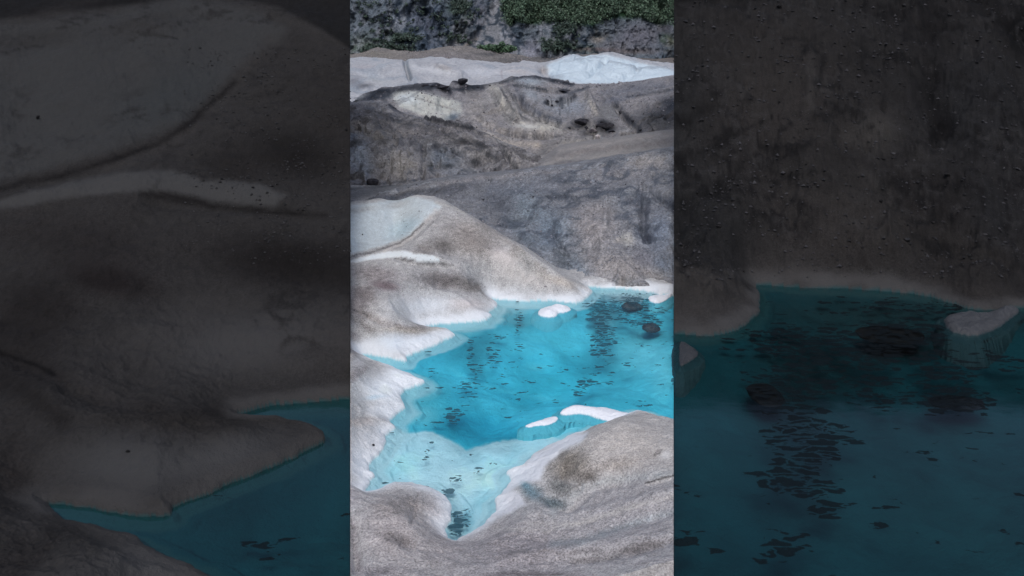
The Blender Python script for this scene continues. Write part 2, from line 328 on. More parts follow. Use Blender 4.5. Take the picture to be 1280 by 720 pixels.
FW = [ # pool bed, with a grey slope reflection painted in by the far shore
 ('b', 560,430,60,30,-10, (44,150,174), .9), ('b', 620,400,50,18,0, (62,160,182), .9), ('b', 640,384,40,8,0, (128,172,186), .8), ('b', 690,400,30,14,0, (74,160,180), .8),
 ('b', 680,430,60,22,0, (66,178,200), .9), ('b', 640,470,90,34,0, (50,176,204), .9), ('b', 700,480,60,28,0, (52,182,208), .8), ('b', 800,440,45,30,0, (88,182,202), .9),
 ('b', 800,500,60,22,0, (62,180,205), .9), ('b', 790,372,60,10,0, (126,148,162), .95), ('b', 755,400,20,18,0, (86,150,168), .8),  # the wide grey blob is the painted reflection
 ('b', 590,535,60,22,10, (24,148,180), .95), ('b', 540,500,34,26,0, (62,168,190), .9), ('b', 525,520,22,14,0, (104,188,206), .8), ('b', 600,440,14,34,8, (40,138,160), .8),
 ('b', 575,495,22,10,-20,(44,160,188),.8), ('b', 660,545,60,10,0,(30,152,182),.8), ('b', 705,540,40,10,-5,(60,170,194),.8), ('b',650,500,30,8,20,(40,164,192),.6), ('b',730,455,12,20,10,(48,160,186),.6),
 ('b',672,458,14,5,0,(92,196,214),.5), ('b', 830,470,20,30,0,(98,192,210),.6), ('s',[(640,420),(700,440),(735,470),(742,500)],3,(44,160,188),.5),
 ('s',[(560,460),(590,480),(640,492),(700,500)],3,(84,192,212),.4),
 ('p', SHELF, 2.5, (170,206,219), 1),
 ('b', 620,578,50,12,0, (152,200,215), .7), ('b', 530,560,30,10,0, (162,204,218), .7), ('b', 585,605,50,14,0, (176,208,218), .8), ('b', 500,585,28,14,-30,(156,210,222),.7),
 ('b', 575,655,16,18,20, (88,150,170), .85), ('b', 610,630,20,18,0, (132,184,198), .8), ('b', 568,668,10,8,0,(60,116,136),.7),
 ('p', [(610,640),(640,560),(700,535),(770,515),(790,520),(735,550),(680,580)], 5, (150,200,214), .5),
 ('p', [(663,541),(700,527),(728,522),(752,528),(735,541),(700,548)], 3, (98,184,202), .7),
]
DK = [ # where dark ripple reflections are painted on: x, y, rx, ry, angle, density
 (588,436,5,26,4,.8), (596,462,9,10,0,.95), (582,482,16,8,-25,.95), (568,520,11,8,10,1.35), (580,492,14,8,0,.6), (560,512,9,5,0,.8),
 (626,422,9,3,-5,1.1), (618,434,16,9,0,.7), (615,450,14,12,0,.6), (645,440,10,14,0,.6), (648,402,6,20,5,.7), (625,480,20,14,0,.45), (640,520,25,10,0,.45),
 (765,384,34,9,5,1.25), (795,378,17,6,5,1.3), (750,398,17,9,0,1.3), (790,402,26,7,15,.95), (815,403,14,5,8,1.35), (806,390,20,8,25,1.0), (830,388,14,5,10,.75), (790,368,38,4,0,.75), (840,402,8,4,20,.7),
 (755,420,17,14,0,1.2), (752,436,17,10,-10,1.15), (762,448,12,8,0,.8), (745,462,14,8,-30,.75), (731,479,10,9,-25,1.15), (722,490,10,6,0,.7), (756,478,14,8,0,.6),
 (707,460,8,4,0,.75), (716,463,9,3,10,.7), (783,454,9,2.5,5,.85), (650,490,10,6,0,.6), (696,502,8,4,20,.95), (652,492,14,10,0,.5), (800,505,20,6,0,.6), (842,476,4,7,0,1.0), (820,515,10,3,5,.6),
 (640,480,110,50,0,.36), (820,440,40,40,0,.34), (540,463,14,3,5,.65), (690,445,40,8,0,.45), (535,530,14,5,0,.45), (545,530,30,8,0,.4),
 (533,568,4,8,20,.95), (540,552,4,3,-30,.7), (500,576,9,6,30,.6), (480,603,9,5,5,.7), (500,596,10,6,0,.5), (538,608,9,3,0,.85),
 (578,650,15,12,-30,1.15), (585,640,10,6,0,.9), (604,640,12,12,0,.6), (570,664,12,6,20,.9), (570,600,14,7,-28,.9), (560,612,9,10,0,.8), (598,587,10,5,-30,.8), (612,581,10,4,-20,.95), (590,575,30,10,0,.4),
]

# ------------------------------------------------------------------ ground with a pool in it
def tps(P, z):
    P = np.asarray(P, float)/100.0; z = np.asarray(z, float); n = len(P)
    def U(r2): return np.where(r2 > 0, .5*r2*np.log(r2+1e-12), 0)
    d = P[:, None]-P[None]; Kk = U((d**2).sum(-1))+np.eye(n)*.02
    A = np.zeros((n+3, n+3)); A[:n, :n] = Kk; A[:n, n] = 1; A[:n, n+1:] = P; A[n:, :n] = A[:n, n:].T
    w = np.linalg.solve(A, np.concatenate([z, np.zeros(3)]))
    def f(px, q):
        x = px/100.0; y = q/100.0; r = w[n]+w[n+1]*x+w[n+2]*y
        for i in range(n): r = r+w[i]*U((x-P[i, 0])**2+(y-P[i, 1])**2)
        return r
    return f
def pool_ground(name, px0, px1, q0, q1, sx, sq, ctrl, poly, tosrc, rel, amp, mat, dark, feats_land, bank=None, gain=1.0, lipw=.10, liph=.12, steep=1.0, skirt=-3.2, noise=.05, cr=(), smo=1):
    px = np.linspace(px0, px1, int((px1-px0)/sx)+1); q = np.linspace(q0, q1, int((q1-q0)/sq)+1)
    PX, Q = np.meshgrid(px, q); Y = F*H/(Q-HZ); X = (PX-640)*Y/F
    pts = [(a, HZ+F*H/b) for a, b, z in ctrl]; f = tps(pts, [z for _, _, z in ctrl])
    base = f(PX, Q)
    G = ground(smooth_poly(poly, smo))
    wob = .06*fbm(X*3.2, Y*3.2, o=4, seed=2)+.010*fbm(X*7, Y*14, o=2, seed=12)
    D = sdf(X, Y, G)+wob
    land = np.maximum(base, .02)*sstep(0, .75, D)+liph*np.sqrt(np.clip(D/lipw, 0, 1))*(1-.25*sstep(.2, 1.5, D))
    # where it lies in the middle picture's own coordinates
    zz = np.where(D > 0, land, -.1)
    a, b = w2p(X, Y, zz); sxx, syy = tosrc(a, b)
    rl = relief(sxx, syy, rel)*amp
    rough = noise*fbm(X*1.1, Y*1.1, o=6, seed=21, gain=.52)+noise*.25*fbm(X*5, Y*5, o=4, seed=23, ridged=True)
    if bank is not None:
        rough = rough+bank(X, Y, sxx, syy)
    land = land+(rl+rough)*sstep(.05, .7, D)
    bed = -.015-.07*sstep(0, -.12, D)-.05*sstep(-.26, -.34, D)-.30*sstep(-.3, -2.2, D)+.07*fbm(X*1.3, Y*1.3, o=4, seed=40)*sstep(-.2, -1.0, D)
    sh = sstep(8, -8, sdf(sxx, syy, SHELF)); bed = bed*(1-sh)+np.maximum(bed, -.13-.04*fbm(X*2, Y*2, o=3, seed=6))*sh
    Z = np.where(D > 0, land, bed)
    V = np.stack([X, Y, Z], -1)
    a, b = w2p(X, Y, Z); sxx, syy = tosrc(a, b)
    cl = feats_land(sxx, syy)
    for k in cr: cl = cracks(V, cl, *k, None, sstep(.5, 1.2, D))
    Dn = D*1.0+.18*fbm(X*1.6, Y*2.6, o=3, seed=50)
    wh = (1-sstep(.0, .34, Dn))[..., None]*np.array(.92)
    cl = cl+np.array((-1.5,0.,-.5)); cl = cl*(1-wh)+np.array(WHITE)*wh
    cw = paint(sxx, syy, (58,172,198), FW, warp=5, fine=.3, seed=60)
    mot = fbm(X*1.6, Y*1.1, o=5, seed=61); mo2 = fbm(X*.7, Y*.5, o=4, seed=63, ridged=True)
    cw = cw*1.05*(1+.16*mot+.07*(mo2-.2))[..., None]+np.array((14,5,4))*mot[..., None]
    Ld = D+.05*fbm(X*2.1, Y*2.1, o=3, seed=51)
    lg = (sstep(-.30*(.6+.8*(vnoise(X*.7, Y*.7, seed=77)*.5+.5)), -.16, Ld)*.75)[..., None]
    cw = cw*(1-lg)+np.array((172,208,220))*lg
    col = np.where((D > 0)[..., None], cl, cw)
    lum = col.mean(-1)
    spk = np.where(D > 0, np.clip((222-lum)/75, .06, 1), .05)
    if dark is not None: col = dark(col, D)
    o = grid_mesh(name, V, mat, col, {'spk': spk}, skirt=skirt, gain=gain, tone=(0.,0.,0.) if dark is not None else (-2.,1.,0.))
    return o, V, D

def ids(a, b): return a, b
def s2src(a, b): return KX+a/K, KY+b/K
GAIN = 1.0

# --- middle ice
cA = []
def cz(px, py, z): X, Y, z = ptz(px, py, z); cA.append((px, Y, z))
for t in [(545,251,1.4),(515,248,1.38),(475,252,1.32),(438,258,1.3),(400,262,1.2),(438,320,.8),(400,330,.8),(438,350,.62),(438,400,.48),(500,290,.85),(470,300,.88),(500,317,.82),(560,325,.76),(600,340,.55),
          (575,300,.98),(600,283,1.08),(650,314,.82),(690,343,.48),(720,355,.22),(650,350,.34),(700,362,.13),(480,350,.6),(520,370,.42),(580,375,.26),(560,390,.15),(470,380,.5),
          (470,410,.32),(520,420,.14),(480,430,.18),(438,440,.32),(438,480,.32),(480,490,.16),(438,520,.34),(438,560,.34),(462,560,.2),(438,610,.3),(400,450,.5),(400,560,.5),(400,700,.7),
          (500,650,.42),(470,640,.38),(530,640,.35),(500,700,.5),(560,705,.34),(440,700,.5),(620,690,.3),(640,660,.22),(700,640,.22),(690,605,.22),(730,580,.5),(760,560,.55),(795,535,.45),(842,555,.6),(800,590,.62),
          (760,620,.42),(842,620,.75),(760,670,.5),(842,690,.85),(700,700,.5),(640,720,.5),(655,595,.2),(680,575,.3),(640,630,.16),(880,600,.8),(880,700,1.0),(600,720,.45)]:
    cz(*t)
for px, Y, z in [(545,23,.2),(490,23.5,.2),(438,23,.2),(400,23,.2),(600,21.6,.1),(650,19.9,.05),(690,18.9,0),(720,18.3,0),(545,27,0),(700,22,-.2),(842,20,-.2),(438,27,0),(842,27,-.2),(640,24,-.2),
               (440,7.0,.6),(640,7.0,.7),(842,7.0,1.1),(440,5.6,.6),(842,5.6,1.1)]:
    cA.append((px, Y, z))
for a, b in POOL[::3]:
    X, Y, z = ptz(a, b, 0)
    if a < 860: cA.append((a, Y, 0.0))
m_ice = ice_mat('gritty_ice', 46, bump=.02, lo=.34, hi=1.62, pits=.5)
def landA(x, y): return paint(x, y, (170,166,169), FA, warp=2.6, fine=.55, con=1.22)
iceA, VA, DA = pool_ground('glacier_ice', 438, 842, 236, 860, 1.0, .62, cA, POOL, ids, RA, 1.0, m_ice, None, landA, lipw=.24, liph=.135, smo=0)
tag(iceA, 'white and grey gritty glacier ice round the turquoise pool', kind='structure')

# --- either side: dimmed, enlarged copy of the middle, built as slopes
def darkf(col, D):
    col = col
    # dimming put into the albedo of the copied ice and pool bed
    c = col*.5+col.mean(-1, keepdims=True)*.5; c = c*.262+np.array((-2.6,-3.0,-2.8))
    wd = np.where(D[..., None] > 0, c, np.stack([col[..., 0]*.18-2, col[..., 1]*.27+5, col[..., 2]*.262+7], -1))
    return wd
m_dark = ice_mat('dimmed_ice', 26, bump=.02, lo=.62, hi=1.32, rough=.9, spec=.08, pits=.2)
cL = []
def line_pt(px, py, Ys, m):
    Y = 1000*(6+m*Ys)/(max(py, -60)-20+1000*m); z = m*(Y-Ys)
    if py < -60: Y += (-60-py)*.06
    return (px, Y, z)
for px in (-420,-250,-100,40,150,260,350,440):
    for py in (-260,-120,-20,60,140,220,300,380,440):
        Ys = 12.6 if px > 150 else 12.0; m = .46
        if py > 430 and px > 260: continue
        cL.append(line_pt(px, py, Ys, m))
for px, py, z in [(100,520,.5),(60,500,.55),(-60,560,.4),(200,560,.32),(300,550,.18),(180,620,.15),(0,600,.25),(100,690,.3),(0,680,.35),(-150,700,.5),(-300,600,.8),(60,640,.1),(200,715,.15),(-100,760,.6),(100,790,.5)]:
    X, Y, z = ptz(px, py, z); cL.append((px, Y, z))
for a, b in POOLS:
    if 40 < a < 445 and b < 760: X, Y, z = ptz(a, b, 0); cL.append((a, Y, 0.0))
cL += [(-400,7,1),(0,6.5,.7),(200,6.5,.5),(440,6.5,.3),(440,9,-.2)]
def landL(x, y):
    c = paint(x, y, (165,161,164), FA, warp=1.6, fine=.4, con=1.45)
    # beyond the crest the dark slope
    cb = paint(x, y, (92,92,99), FB, con=1.2, warp=1.6, fine=.5)
    d = sdf(x, y, [(380,275),(438,254),(462,251),(490,248),(520,243),(548,249),(565,258),(600,282),(640,310),(735,362),(735,500),(300,500)])
    t = sstep(-1.0, 1.0, d)[..., None]
    return c*(1-t)+cb*t
leftG, VL, DL = pool_ground('dimmed_ice_slope', -330, 437.6, 160, 1000, 1.5, 1.3, cL, POOLS, s2src, RA, 1.1, m_dark, darkf, landL, cr=((1.6,1.1,.5,.8,(110,106,110),.5,520),), noise=.12, skirt=-3.4, lipw=.16, liph=.14)
tag(leftG, 'dimmed copy of the gritty ice rising on the left of the bright pool', kind='structure')

cR = []
for px in (842,930,1010,1100,1190,1290,1420,1560):
    for py in (-320,-200,-100,-20,60,140,220,300,345):
        m = .74; Ys = 17.4
        cR.append(line_pt(px, py, Ys, m))
for a, b in POOLS:
    if 835 < a < 1400 and b < 800: X, Y, z = ptz(a, b, 0); cR.append((a, Y, 0.0))
cR += [(842,9,-.2),(1280,9,-.2),(1560,9,.5),(1560,14,.4),(842,6.5,-.2),(1280,6.5,-.2),(1420,17,.3)]
for px, py, z in [(842,322,1.05),(880,340,.72),(920,360,.36),(870,370,.45),(850,390,.3),(800,330,1.1)]:
    X, Y, z = ptz(px, py, z); cR.append((px, Y, z))
def bankR(X, Y, x, y):
    return relief(x, y, RB)*1.7+(.30*fbm(X*.9, Y*.9, o=7, seed=90, ridged=True, gain=.6)+.10*fbm(X*2.6, Y*2.6, o=5, seed=95, ridged=True))*sstep(.3, 2.5, 365/1.0-y)
def landR(x, y):
    c = paint(x, y, (122,120,126), FB, con=1.4, warp=1.8, fine=.6)
    ca = paint(x, y, (172,167,170), FA, warp=1.6, fine=.4)
    d = sdf(x, y, [(640,314),(690,341),(712,352),(730,358),(737,364),(737,372),(730,378),(700,384),(640,384)])
    t = sstep(.8, -.8, d)[..., None]
    return c*(1-t)+ca*t
def darkR(col, D):
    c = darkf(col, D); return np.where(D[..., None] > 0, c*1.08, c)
rightG, VR, DR = pool_ground('dimmed_debris_slope', 842.4, 1620, 150, 1000, 1.5, 1.3, cR, POOLS, s2src, [], 1.0, m_dark, darkR, landR, bank=bankR, cr=((1.7,1.2,.35,.7,(70,72,82),.75,500),(2.6,1.9,.42,.75,(172,172,180),.55,510)), noise=.10, skirt=-3.4, lipw=.16, liph=.14)
tag(rightG, 'steep dimmed copy of the debris slope rising on the right of the bright pool', kind='structure')

# ------------------------------------------------------------------ water
def water(name, px0, px1, mat, tosrc, label, step=3):
    px = np.linspace(px0, px1, int((px1-px0)/step)+1); q = np.linspace(330, 1000, 240)
    PX, Q = np.meshgrid(px, q); Y = F*H/(Q-HZ); X = (PX-640)*Y/F
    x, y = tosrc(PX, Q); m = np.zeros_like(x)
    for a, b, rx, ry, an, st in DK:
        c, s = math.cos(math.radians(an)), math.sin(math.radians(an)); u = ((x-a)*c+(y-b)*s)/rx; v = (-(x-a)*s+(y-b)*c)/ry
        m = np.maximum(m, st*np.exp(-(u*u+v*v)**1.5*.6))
    o = grid_mesh(name, np.stack([X, Y, np.zeros_like(X)], -1), mat, None, {'refl': m})
    return tag(o, label, kind='structure')
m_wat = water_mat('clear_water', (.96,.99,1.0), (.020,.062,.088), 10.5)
m_watd = water_mat('dimmed_water', (.80,.90,.92), (.003,.005,.0065), 5.6)  # side pools: dimming put into the tint and the painted reflections
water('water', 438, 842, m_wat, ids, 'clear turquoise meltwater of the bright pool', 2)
water('water', -330, 437.6, m_watd, s2src, 'dimmed copy of the teal meltwater at lower left')
water('water', 842.4, 1620, m_watd, s2src, 'dimmed copy of the teal meltwater at lower right')

# ------------------------------------------------------------------ ridges behind: a face from foot to crest, then the far side
def ext(P, x0, x1):
    P = sorted(P); return np.array([x0]+[p[0] for p in P]+[x1], float), P
def ridge(name, crest, foot, Yc, Yf, mat, base, feats, label, x0=None, x1=None, sx=1.0, rows=200, bulge=0.0, rel=None, noise=(.1, 1.0), back=(12, 2.5), extra=None, warp=4, fine=1.0, seed=0, spk=None, jag=0, kind='structure', skirt=None, cr=(), crag=None, keep=0.0, con=1.2, tone=(-5.,0.,1.5)):
    crest = sorted(crest); foot = sorted(foot)
    x0 = crest[0][0] if x0 is None else x0; x1 = crest[-1][0] if x1 is None else x1
    px = np.linspace(x0, x1, int((x1-x0)/sx)+1)
    def itp(P): P = sorted(P); return np.interp(px, [p[0] for p in P], [p[1] for p in P])
    pc, pf, yc, yf = itp(crest), itp(foot), itp(Yc), itp(Yf)
    k = np.ones(5)/5; pc = np.convolve(np.pad(pc, 2, 'edge'), k, 'valid') if jag == 0 else pc
    if jag: pc = pc-jag*np.abs(fbm(px/6, px*0, o=3, seed=seed+5))
    zc = H-(pc-HZ)*yc/F; zf = H-(pf-HZ)*yf/F
    s = np.linspace(0, 1, rows)[:, None]
    Yg = yf+(yc-yf)*s; Zg = zf+(zc-zf)*(s)+bulge*np.sin(math.pi*s)
    nb = rows//5; sb = np.linspace(0, 1, nb+1)[1:, None]
    Yb = yc+back[0]*sb; Zb = zc-back[1]*(sb**1.5)
    Yg = np.concatenate([Yg, Yb], 0); Zg = np.concatenate([Zg, Zb], 0)
    Xg = (px[None]-640)*Yg/F
    w = np.concatenate([np.ones((rows, 1)), 1-sb], 0)*np.ones_like(Xg)
    wf = np.concatenate([sstep(0, .06, 1-s)*.8+.2, .2*np.ones_like(sb)], 0)
    sc = noise[1]
    Zg = Zg+noise[0]*wf*(fbm(Xg*sc, Yg*sc, o=6, seed=seed+70, gain=.55)+.45*fbm(Xg*sc*2.3, Yg*sc*1.6, o=4, seed=seed+80, ridged=True))
    if crag:                         # broken faces: steps in the surface
        n = fbm(Xg*crag[1]*1.3, Yg*crag[1], o=3, seed=seed+91)*crag[2]; fl = np.floor(n); fr = n-fl
        Zg = Zg+crag[0]*(fl+sstep(.35, .65, fr)-n)*w*wf
    a, b = w2p(Xg, Yg, Zg)
    if rel: Zg = Zg+relief(a, b, rel)*w
    if extra: Xg, Yg, Zg = extra(Xg, Yg, Zg, s)
    a, b = w2p(Xg, Yg, Zg)
    col = paint(a, b, base, feats, warp=warp, fine=fine, seed=seed+3, con=con)
    V = np.stack([Xg, Yg, Zg], -1)
    if cr:
        c0 = col
        for k in cr: col = cracks(V, col, *k)
        col = c0*keep+col*(1-keep)
    sp = np.full(Xg.shape, 1.0) if spk is None else spk(col)
    o = grid_mesh(name, V, mat, col, {'spk': sp}, skirt=skirt, tone=tone)
    tag(o, label, kind=kind)
    return o, V[:rows]
spkf = lambda col: np.clip((215-col.mean(-1))/70, .15, 1)

m_B = ice_mat('wet_debris', 20, bump=.06, lo=.45, hi=1.55, rough=.6, spec=.35, pits=.3)
oB, VB = ridge('debris_slope', [(420,258),(438,253),(473,243),(504,236),(538,228.5),(571,223),(611,220),(645,216),(671,212),(705,208),(745,202),(771,196),(842,185),(870,181)],
  [(420,330),(640,331),(700,346),(735,352.4),(800,356),(870,361)], [(420,27),(600,26),(842,23.5),(870,23.5)], [(420,19.5),(640,18.9),(700,18.1),(735,17.75),(800,17.55),(870,17.3)], m_B, (120,118,123), FB,
  'dark grey debris covered slope above the far shore of the bright pool', rows=330, bulge=.25, rel=RB, cr=((1.5,1.1,.35,.7,(74,76,86),.7,400),(2.6,1.9,.42,.75,(158,160,168),.5,410)), noise=(.22,.8), back=(6,1.6), seed=100, sx=.8, spk=spkf, skirt=-3.3)
m_C = ice_mat('brown_grit_ice', 16, bump=.05, lo=.75, hi=1.2, rough=.75, pits=.2)
ridge('brown_ice_ridge', [(640,225),(660,216),(671,208),(680,199),(690,191),(700,184),(730,178.5),(760,174.5),(800,168.5),(842,163),(900,156)],
  [(640,245),(900,232)], [(640,30),(700,33),(900,34)], [(640,27),(900,26.5)], m_C, (138,133,134),
  [('s',[(690,198),(730,188),(780,184),(842,176)],4,(122,114,114),.7),('s',[(700,187),(760,178),(842,167)],3,(154,146,144),.7),('s',[(684,206),(720,198),(780,192),(842,184)],3,(160,152,148),.6),('s',[(680,210),(700,203),(740,200)],2,(104,99,104),.7)],
  'smooth brown gritty ice ridge behind the debris slope', rows=120, bulge=.35, rel=[([(690,199),(740,188),(842,178)],5,-.15)], noise=(.10,.7), back=(8,2), seed=130, spk=spkf)
m_D = ice_mat('broken_dirty_ice', 11, bump=.10, lo=.5, hi=1.45, rough=.6, spec=.35, pits=.3)
FD = [('b',452,160,22,12,0,(132,125,122),.8),('b',448,192,15,20,10,(150,154,164),.85),('b',458,210,10,12,0,(128,130,138),.7),('b',498,205,26,20,0,(136,130,129),.9),('b',480,172,18,10,0,(116,110,109),.8),
 ('b',520,165,30,10,15,(128,122,124),.7),('b',556,196,24,14,10,(112,115,125),.8),('b',530,178,12,6,0,(160,158,162),.6),('b',590,185,30,9,25,(112,106,106),.8),('b',575,215,26,6,0,(126,126,134),.8),
 ('s',[(438,128),(465,127),(488,130)],2.5,(132,126,126),.8),('s',[(488,131),(500,137),(520,143),(540,149),(572,156)],2.6,(44,42,48),1),('s',[(466,140),(490,144),(500,150)],4,(84,80,84),.8),('s',[(495,150),(530,160),(570,172),(600,186)],2.5,(86,82,86),.7),
 ('s',[(575,157),(583,159),(590,161)],2.6,(44,42,48),.95),('s',[(590,163),(615,172),(640,183)],2,(150,143,140),.7),
 ('s',[(488,185),(489,225)],1.2,(104,98,98),.7),('s',[(530,180),(528,225)],1.6,(110,106,108),.7),('s',[(450,142),(445,165)],1,(160,154,150),.6),('s',[(458,145),(462,168)],1,(156,150,146),.6),
 ('b',545,182,5,4,0,(52,50,56),.9),('b',568,193,5,5,30,(48,46,52),.9),('b',594,203,6,4,20,(54,52,56),.9),('b',610,193,10,3,30,(70,66,68),.8),('b',600,180,12,3,25,(66,62,64),.8),('b',560,207,7,3,0,(64,64,70),.8),('b',580,178,10,3,20,(60,57,60),.7),('b',585,212,8,3,0,(70,70,76),.7),('b',538,210,5,6,0,(84,84,90),.7),
 ('s',[(620,190),(618,214)],1.5,(84,80,82),.7),('s',[(630,190),(648,214)],2,(72,70,74),.8),('s',[(642,190),(648,198),(650,212)],1.6,(164,158,156),.8),('s',[(655,196),(668,204)],2,(150,145,144),.6),('s',[(636,188),(641,205)],1.4,(156,150,150),.7),
 ('s',[(440,236),(480,232),(540,226)],2.5,(128,126,132),.8),('s',[(438,242),(490,238)],1.6,(78,76,82),.8),('s',[(450,229),(500,228),(540,222)],1.4,(70,68,74),.7),('b',442,175,6,10,0,(104,104,112),.7)]
oD, VD = ridge('broken_ice_ridge', [(400,132),(438,128.5),(465,127),(488,130),(505,138),(538,148),(571,155),(588,160),(611,170),(635,182),(651,187),(671,199),(700,212),(720,220)],
  [(400,262),(560,240),(720,235)], [(400,47),(500,45),(671,36),(720,33)], [(400,28.5),(720,28)], m_D, (124,119,122), FD,
  'broken dirty grey and brown ice ridge at the left, behind the debris slope', rows=260, bulge=.3, rel=[([(488,131),(540,149),(590,162)],2.5,-.25),([(488,185),(489,225)],3,-.15),([(530,178),(528,225)],3,-.2),([(545,182),(600,205)],5,-.3),([(500,205),(510,205)],16,.3),([(448,192),(449,198)],9,.2),([(630,190),(648,214)],3,-.3),([(556,196),(580,196)],6,.25)],
  cr=((.9,.5,.3,.65,(72,69,74),.7,420),(1.6,.9,.4,.7,(168,164,166),.55,430)), keep=.25, crag=(.35,.35,4), noise=(.36,.55), back=(9,2.5), seed=150, warp=2.2, fine=1.1, con=1.4, spk=spkf)
FE = [('p',[(487,117),(500,113),(520,113),(545,119),(577,128),(578,142),(560,151),(530,145),(500,134)],3.5,(174,171,168),.9),('b',510,124,16,7,10,(184,186,190),.7),('s',[(520,122),(545,130),(570,138)],1.2,(136,130,128),.7),('s',[(508,118),(516,130),(530,140)],1.2,(150,147,146),.6),('s',[(530,115),(536,130),(537,142)],1,(160,154,152),.6),
 ('b',566,146,9,4,-15,(104,110,122),.8),('b',600,135,22,14,10,(142,135,134),.8),('b',590,115,14,7,20,(124,117,117),.8),
 ('s',[(438,129),(455,121),(470,115),(500,111),(530,106),(550,109)],4.2,(52,50,56),1),('b',470,121,20,5,-10,(60,58,64),.95),('s',[(487,116),(478,124),(486,131)],2.5,(66,64,70),.8),('b',448,122,12,4,-20,(150,148,150),.6),
 ('s',[(545,104),(556,112),(563,116)],3.4,(46,42,47),1),('s',[(566,98),(578,104),(590,108)],3.6,(46,42,47),1),('s',[(594,108),(620,104),(640,99),(655,95.5),(680,98),(715,106)],2.8,(56,54,60),.95),('s',[(556,112),(580,111),(604,110)],3,(58,55,60),.9),('s',[(500,112),(540,111)],2.6,(60,58,62),.8),
 ('b',662,102,18,5,4,(148,150,156),.9),('s',[(642,106),(665,110),(690,113)],1.3,(60,60,66),.8),
 ('s',[(618,110),(628,128),(642,146),(662,158),(698,157)],9,(174,167,162),1),('s',[(626,112),(640,135),(660,150)],1.4,(106,101,101),.9),('s',[(633,110),(648,134),(672,152),(690,155)],1.4,(112,107,106),.9),('s',[(618,118),(632,142),(652,158)],1.3,(112,106,106),.9),('s',[(612,114),(624,138),(640,156)],1.6,(120,115,115),.8),
 ('s',[(645,112),(656,130),(676,143),(700,152)],4.2,(98,97,106),.95),('b',706,132,30,12,8,(140,140,147),.9),('b',664,118,12,6,30,(146,146,152),.8),
 ('s',[(682,127),(692,131),(700,124),(712,125),(718,120)],2.6,(58,56,62),.95),('b',704,114,8,2.5,0,(56,54,60),.9),('s',[(712,118),(735,108)],2,(80,78,84),.8),
 ('s',[(731,117),(738,128),(744,142)],3.2,(168,160,155),.85),('b',760,140,16,12,0,(126,122,124),.8),('b',770,125,16,5,-10,(112,110,118),.8),
 ('b',727,155,11,6,0,(54,48,50),.95),('b',757,158,12,7,20,(52,48,52),.95),('b',742,166,14,5,0,(80,74,74),.85),('b',750,171,4,5,0,(164,162,165),.85),('b',738,158,5,3,0,(140,134,132),.7),('b',712,160,8,3,0,(96,90,90),.7),
 ('b',800,112,50,8,-4,(118,115,121),.8),('b',825,150,34,15,0,(86,81,83),.95),('b',838,130,14,10,0,(70,67,72),.8),('s',[(770,132),(785,148),(800,164)],3,(66,63,68),.9),('s',[(784,122),(810,118),(842,112)],1.6,(80,78,84),.7),
 ('b',780,163,14,3.5,-10,(150,145,146),.8),('s',[(585,161),(610,170),(640,180),(672,181)],4.5,(174,163,156),.9),('b',660,158,18,2.6,4,(184,180,178),.8),('s',[(640,168),(680,173),(700,170)],1.4,(84,80,84),.8),('s',[(600,152),(640,166),(690,170)],3,(150,142,139),.7),
 ('b',720,178,34,5,-5,(146,139,136),.8),('b',680,190,16,6,-40,(128,122,122),.8),('b',790,175,50,5,-5,(128,122,122),.8)]
m_E = ice_mat('streaked_dirty_ice', 7, bump=.16, lo=.55, hi=1.4, rough=.65, spec=.3, pits=.25)
oE, VE = ridge('streaked_ice_ridge', [(380,135),(438,127),(455,119.5),(470,114),(490,110),(510,107),(530,105),(545,104),(560,109),(566,101),(575,102),(588,107),(600,106.5),(625,102),(640,98.5),(655,95.5),(668,95.5),(690,100),(715,104.5),(740,106.5),(770,105.5),(800,101.5),(842,94.5),(920,86)],
  [(380,215),(920,205)], [(380,72),(700,70),(842,62),(920,60)], [(380,40),(920,37)], m_E, (136,130,132), FE,
  'streaked grey and tan ice ridge with dark broken crest in the middle distance', rows=240, bulge=.3, sx=.8, rel=[([(645,112),(656,132),(680,146),(705,155)],4,-.8),([(618,110),(630,132),(650,152)],5,.6),([(682,127),(700,126),(718,121)],2.5,-.6),([(640,103),(665,110),(700,115)],2,-.4),([(733,117),(744,142)],4,.6),([(727,155),(757,159)],5,.5),([(770,132),(800,164)],4,-.6),([(520,124),(550,132)],9,.4),([(560,147),(575,146)],4,-.4),([(700,132),(712,134)],12,-.4),([(600,152),(640,167),(690,171)],3,-.4),([(742,166),(745,167)],6,-.4)],
  cr=((.5,.16,.32,.66,(74,71,76),.75,440),(.8,.25,.4,.7,(180,175,172),.5,450)), keep=.6, crag=(.35,.16,4), noise=(.42,.3), back=(20,4), seed=180, warp=1.6, fine=.8, con=1.5, spk=spkf)
FF = [('p',[(676,86),(690,78),(700,75),(715,69),(727,71),(738,68),(760,68),(790,76),(842,87),(900,94),(900,102),(780,106),(720,105),(690,98)],2.5,(194,203,212),.95),
 ('s',[(506,74),(509,84),(513,98)],2.4,(132,138,148),.8),('b',455,84,22,4,5,(172,166,170),.7),('b',470,100,18,4,10,(176,174,176),.7),('b',445,103,10,6,0,(120,118,124),.8),('b',455,108,12,3,-10,(96,94,98),.6),
 ('b',540,88,30,4,8,(194,192,196),.7),('b',555,84,12,3,10,(160,152,150),.6),('b',600,90,30,5,0,(188,187,193),.7),('b',655,88,24,4,0,(184,176,176),.8),('s',[(626,88),(628,98)],1,(140,130,132),.6),('b',680,88,5,5,0,(160,150,148),.7),
 ('s',[(700,80),(695,92)],1.2,(166,178,190),.6),('s',[(760,72),(748,84),(735,92)],1.2,(182,192,202),.6),('s',[(775,74),(778,82)],1,(176,186,196),.6),('s',[(745,92),(760,98)],1.2,(180,190,200),.6),('s',[(720,78),(735,76),(742,82)],1.2,(184,194,204),.6)]
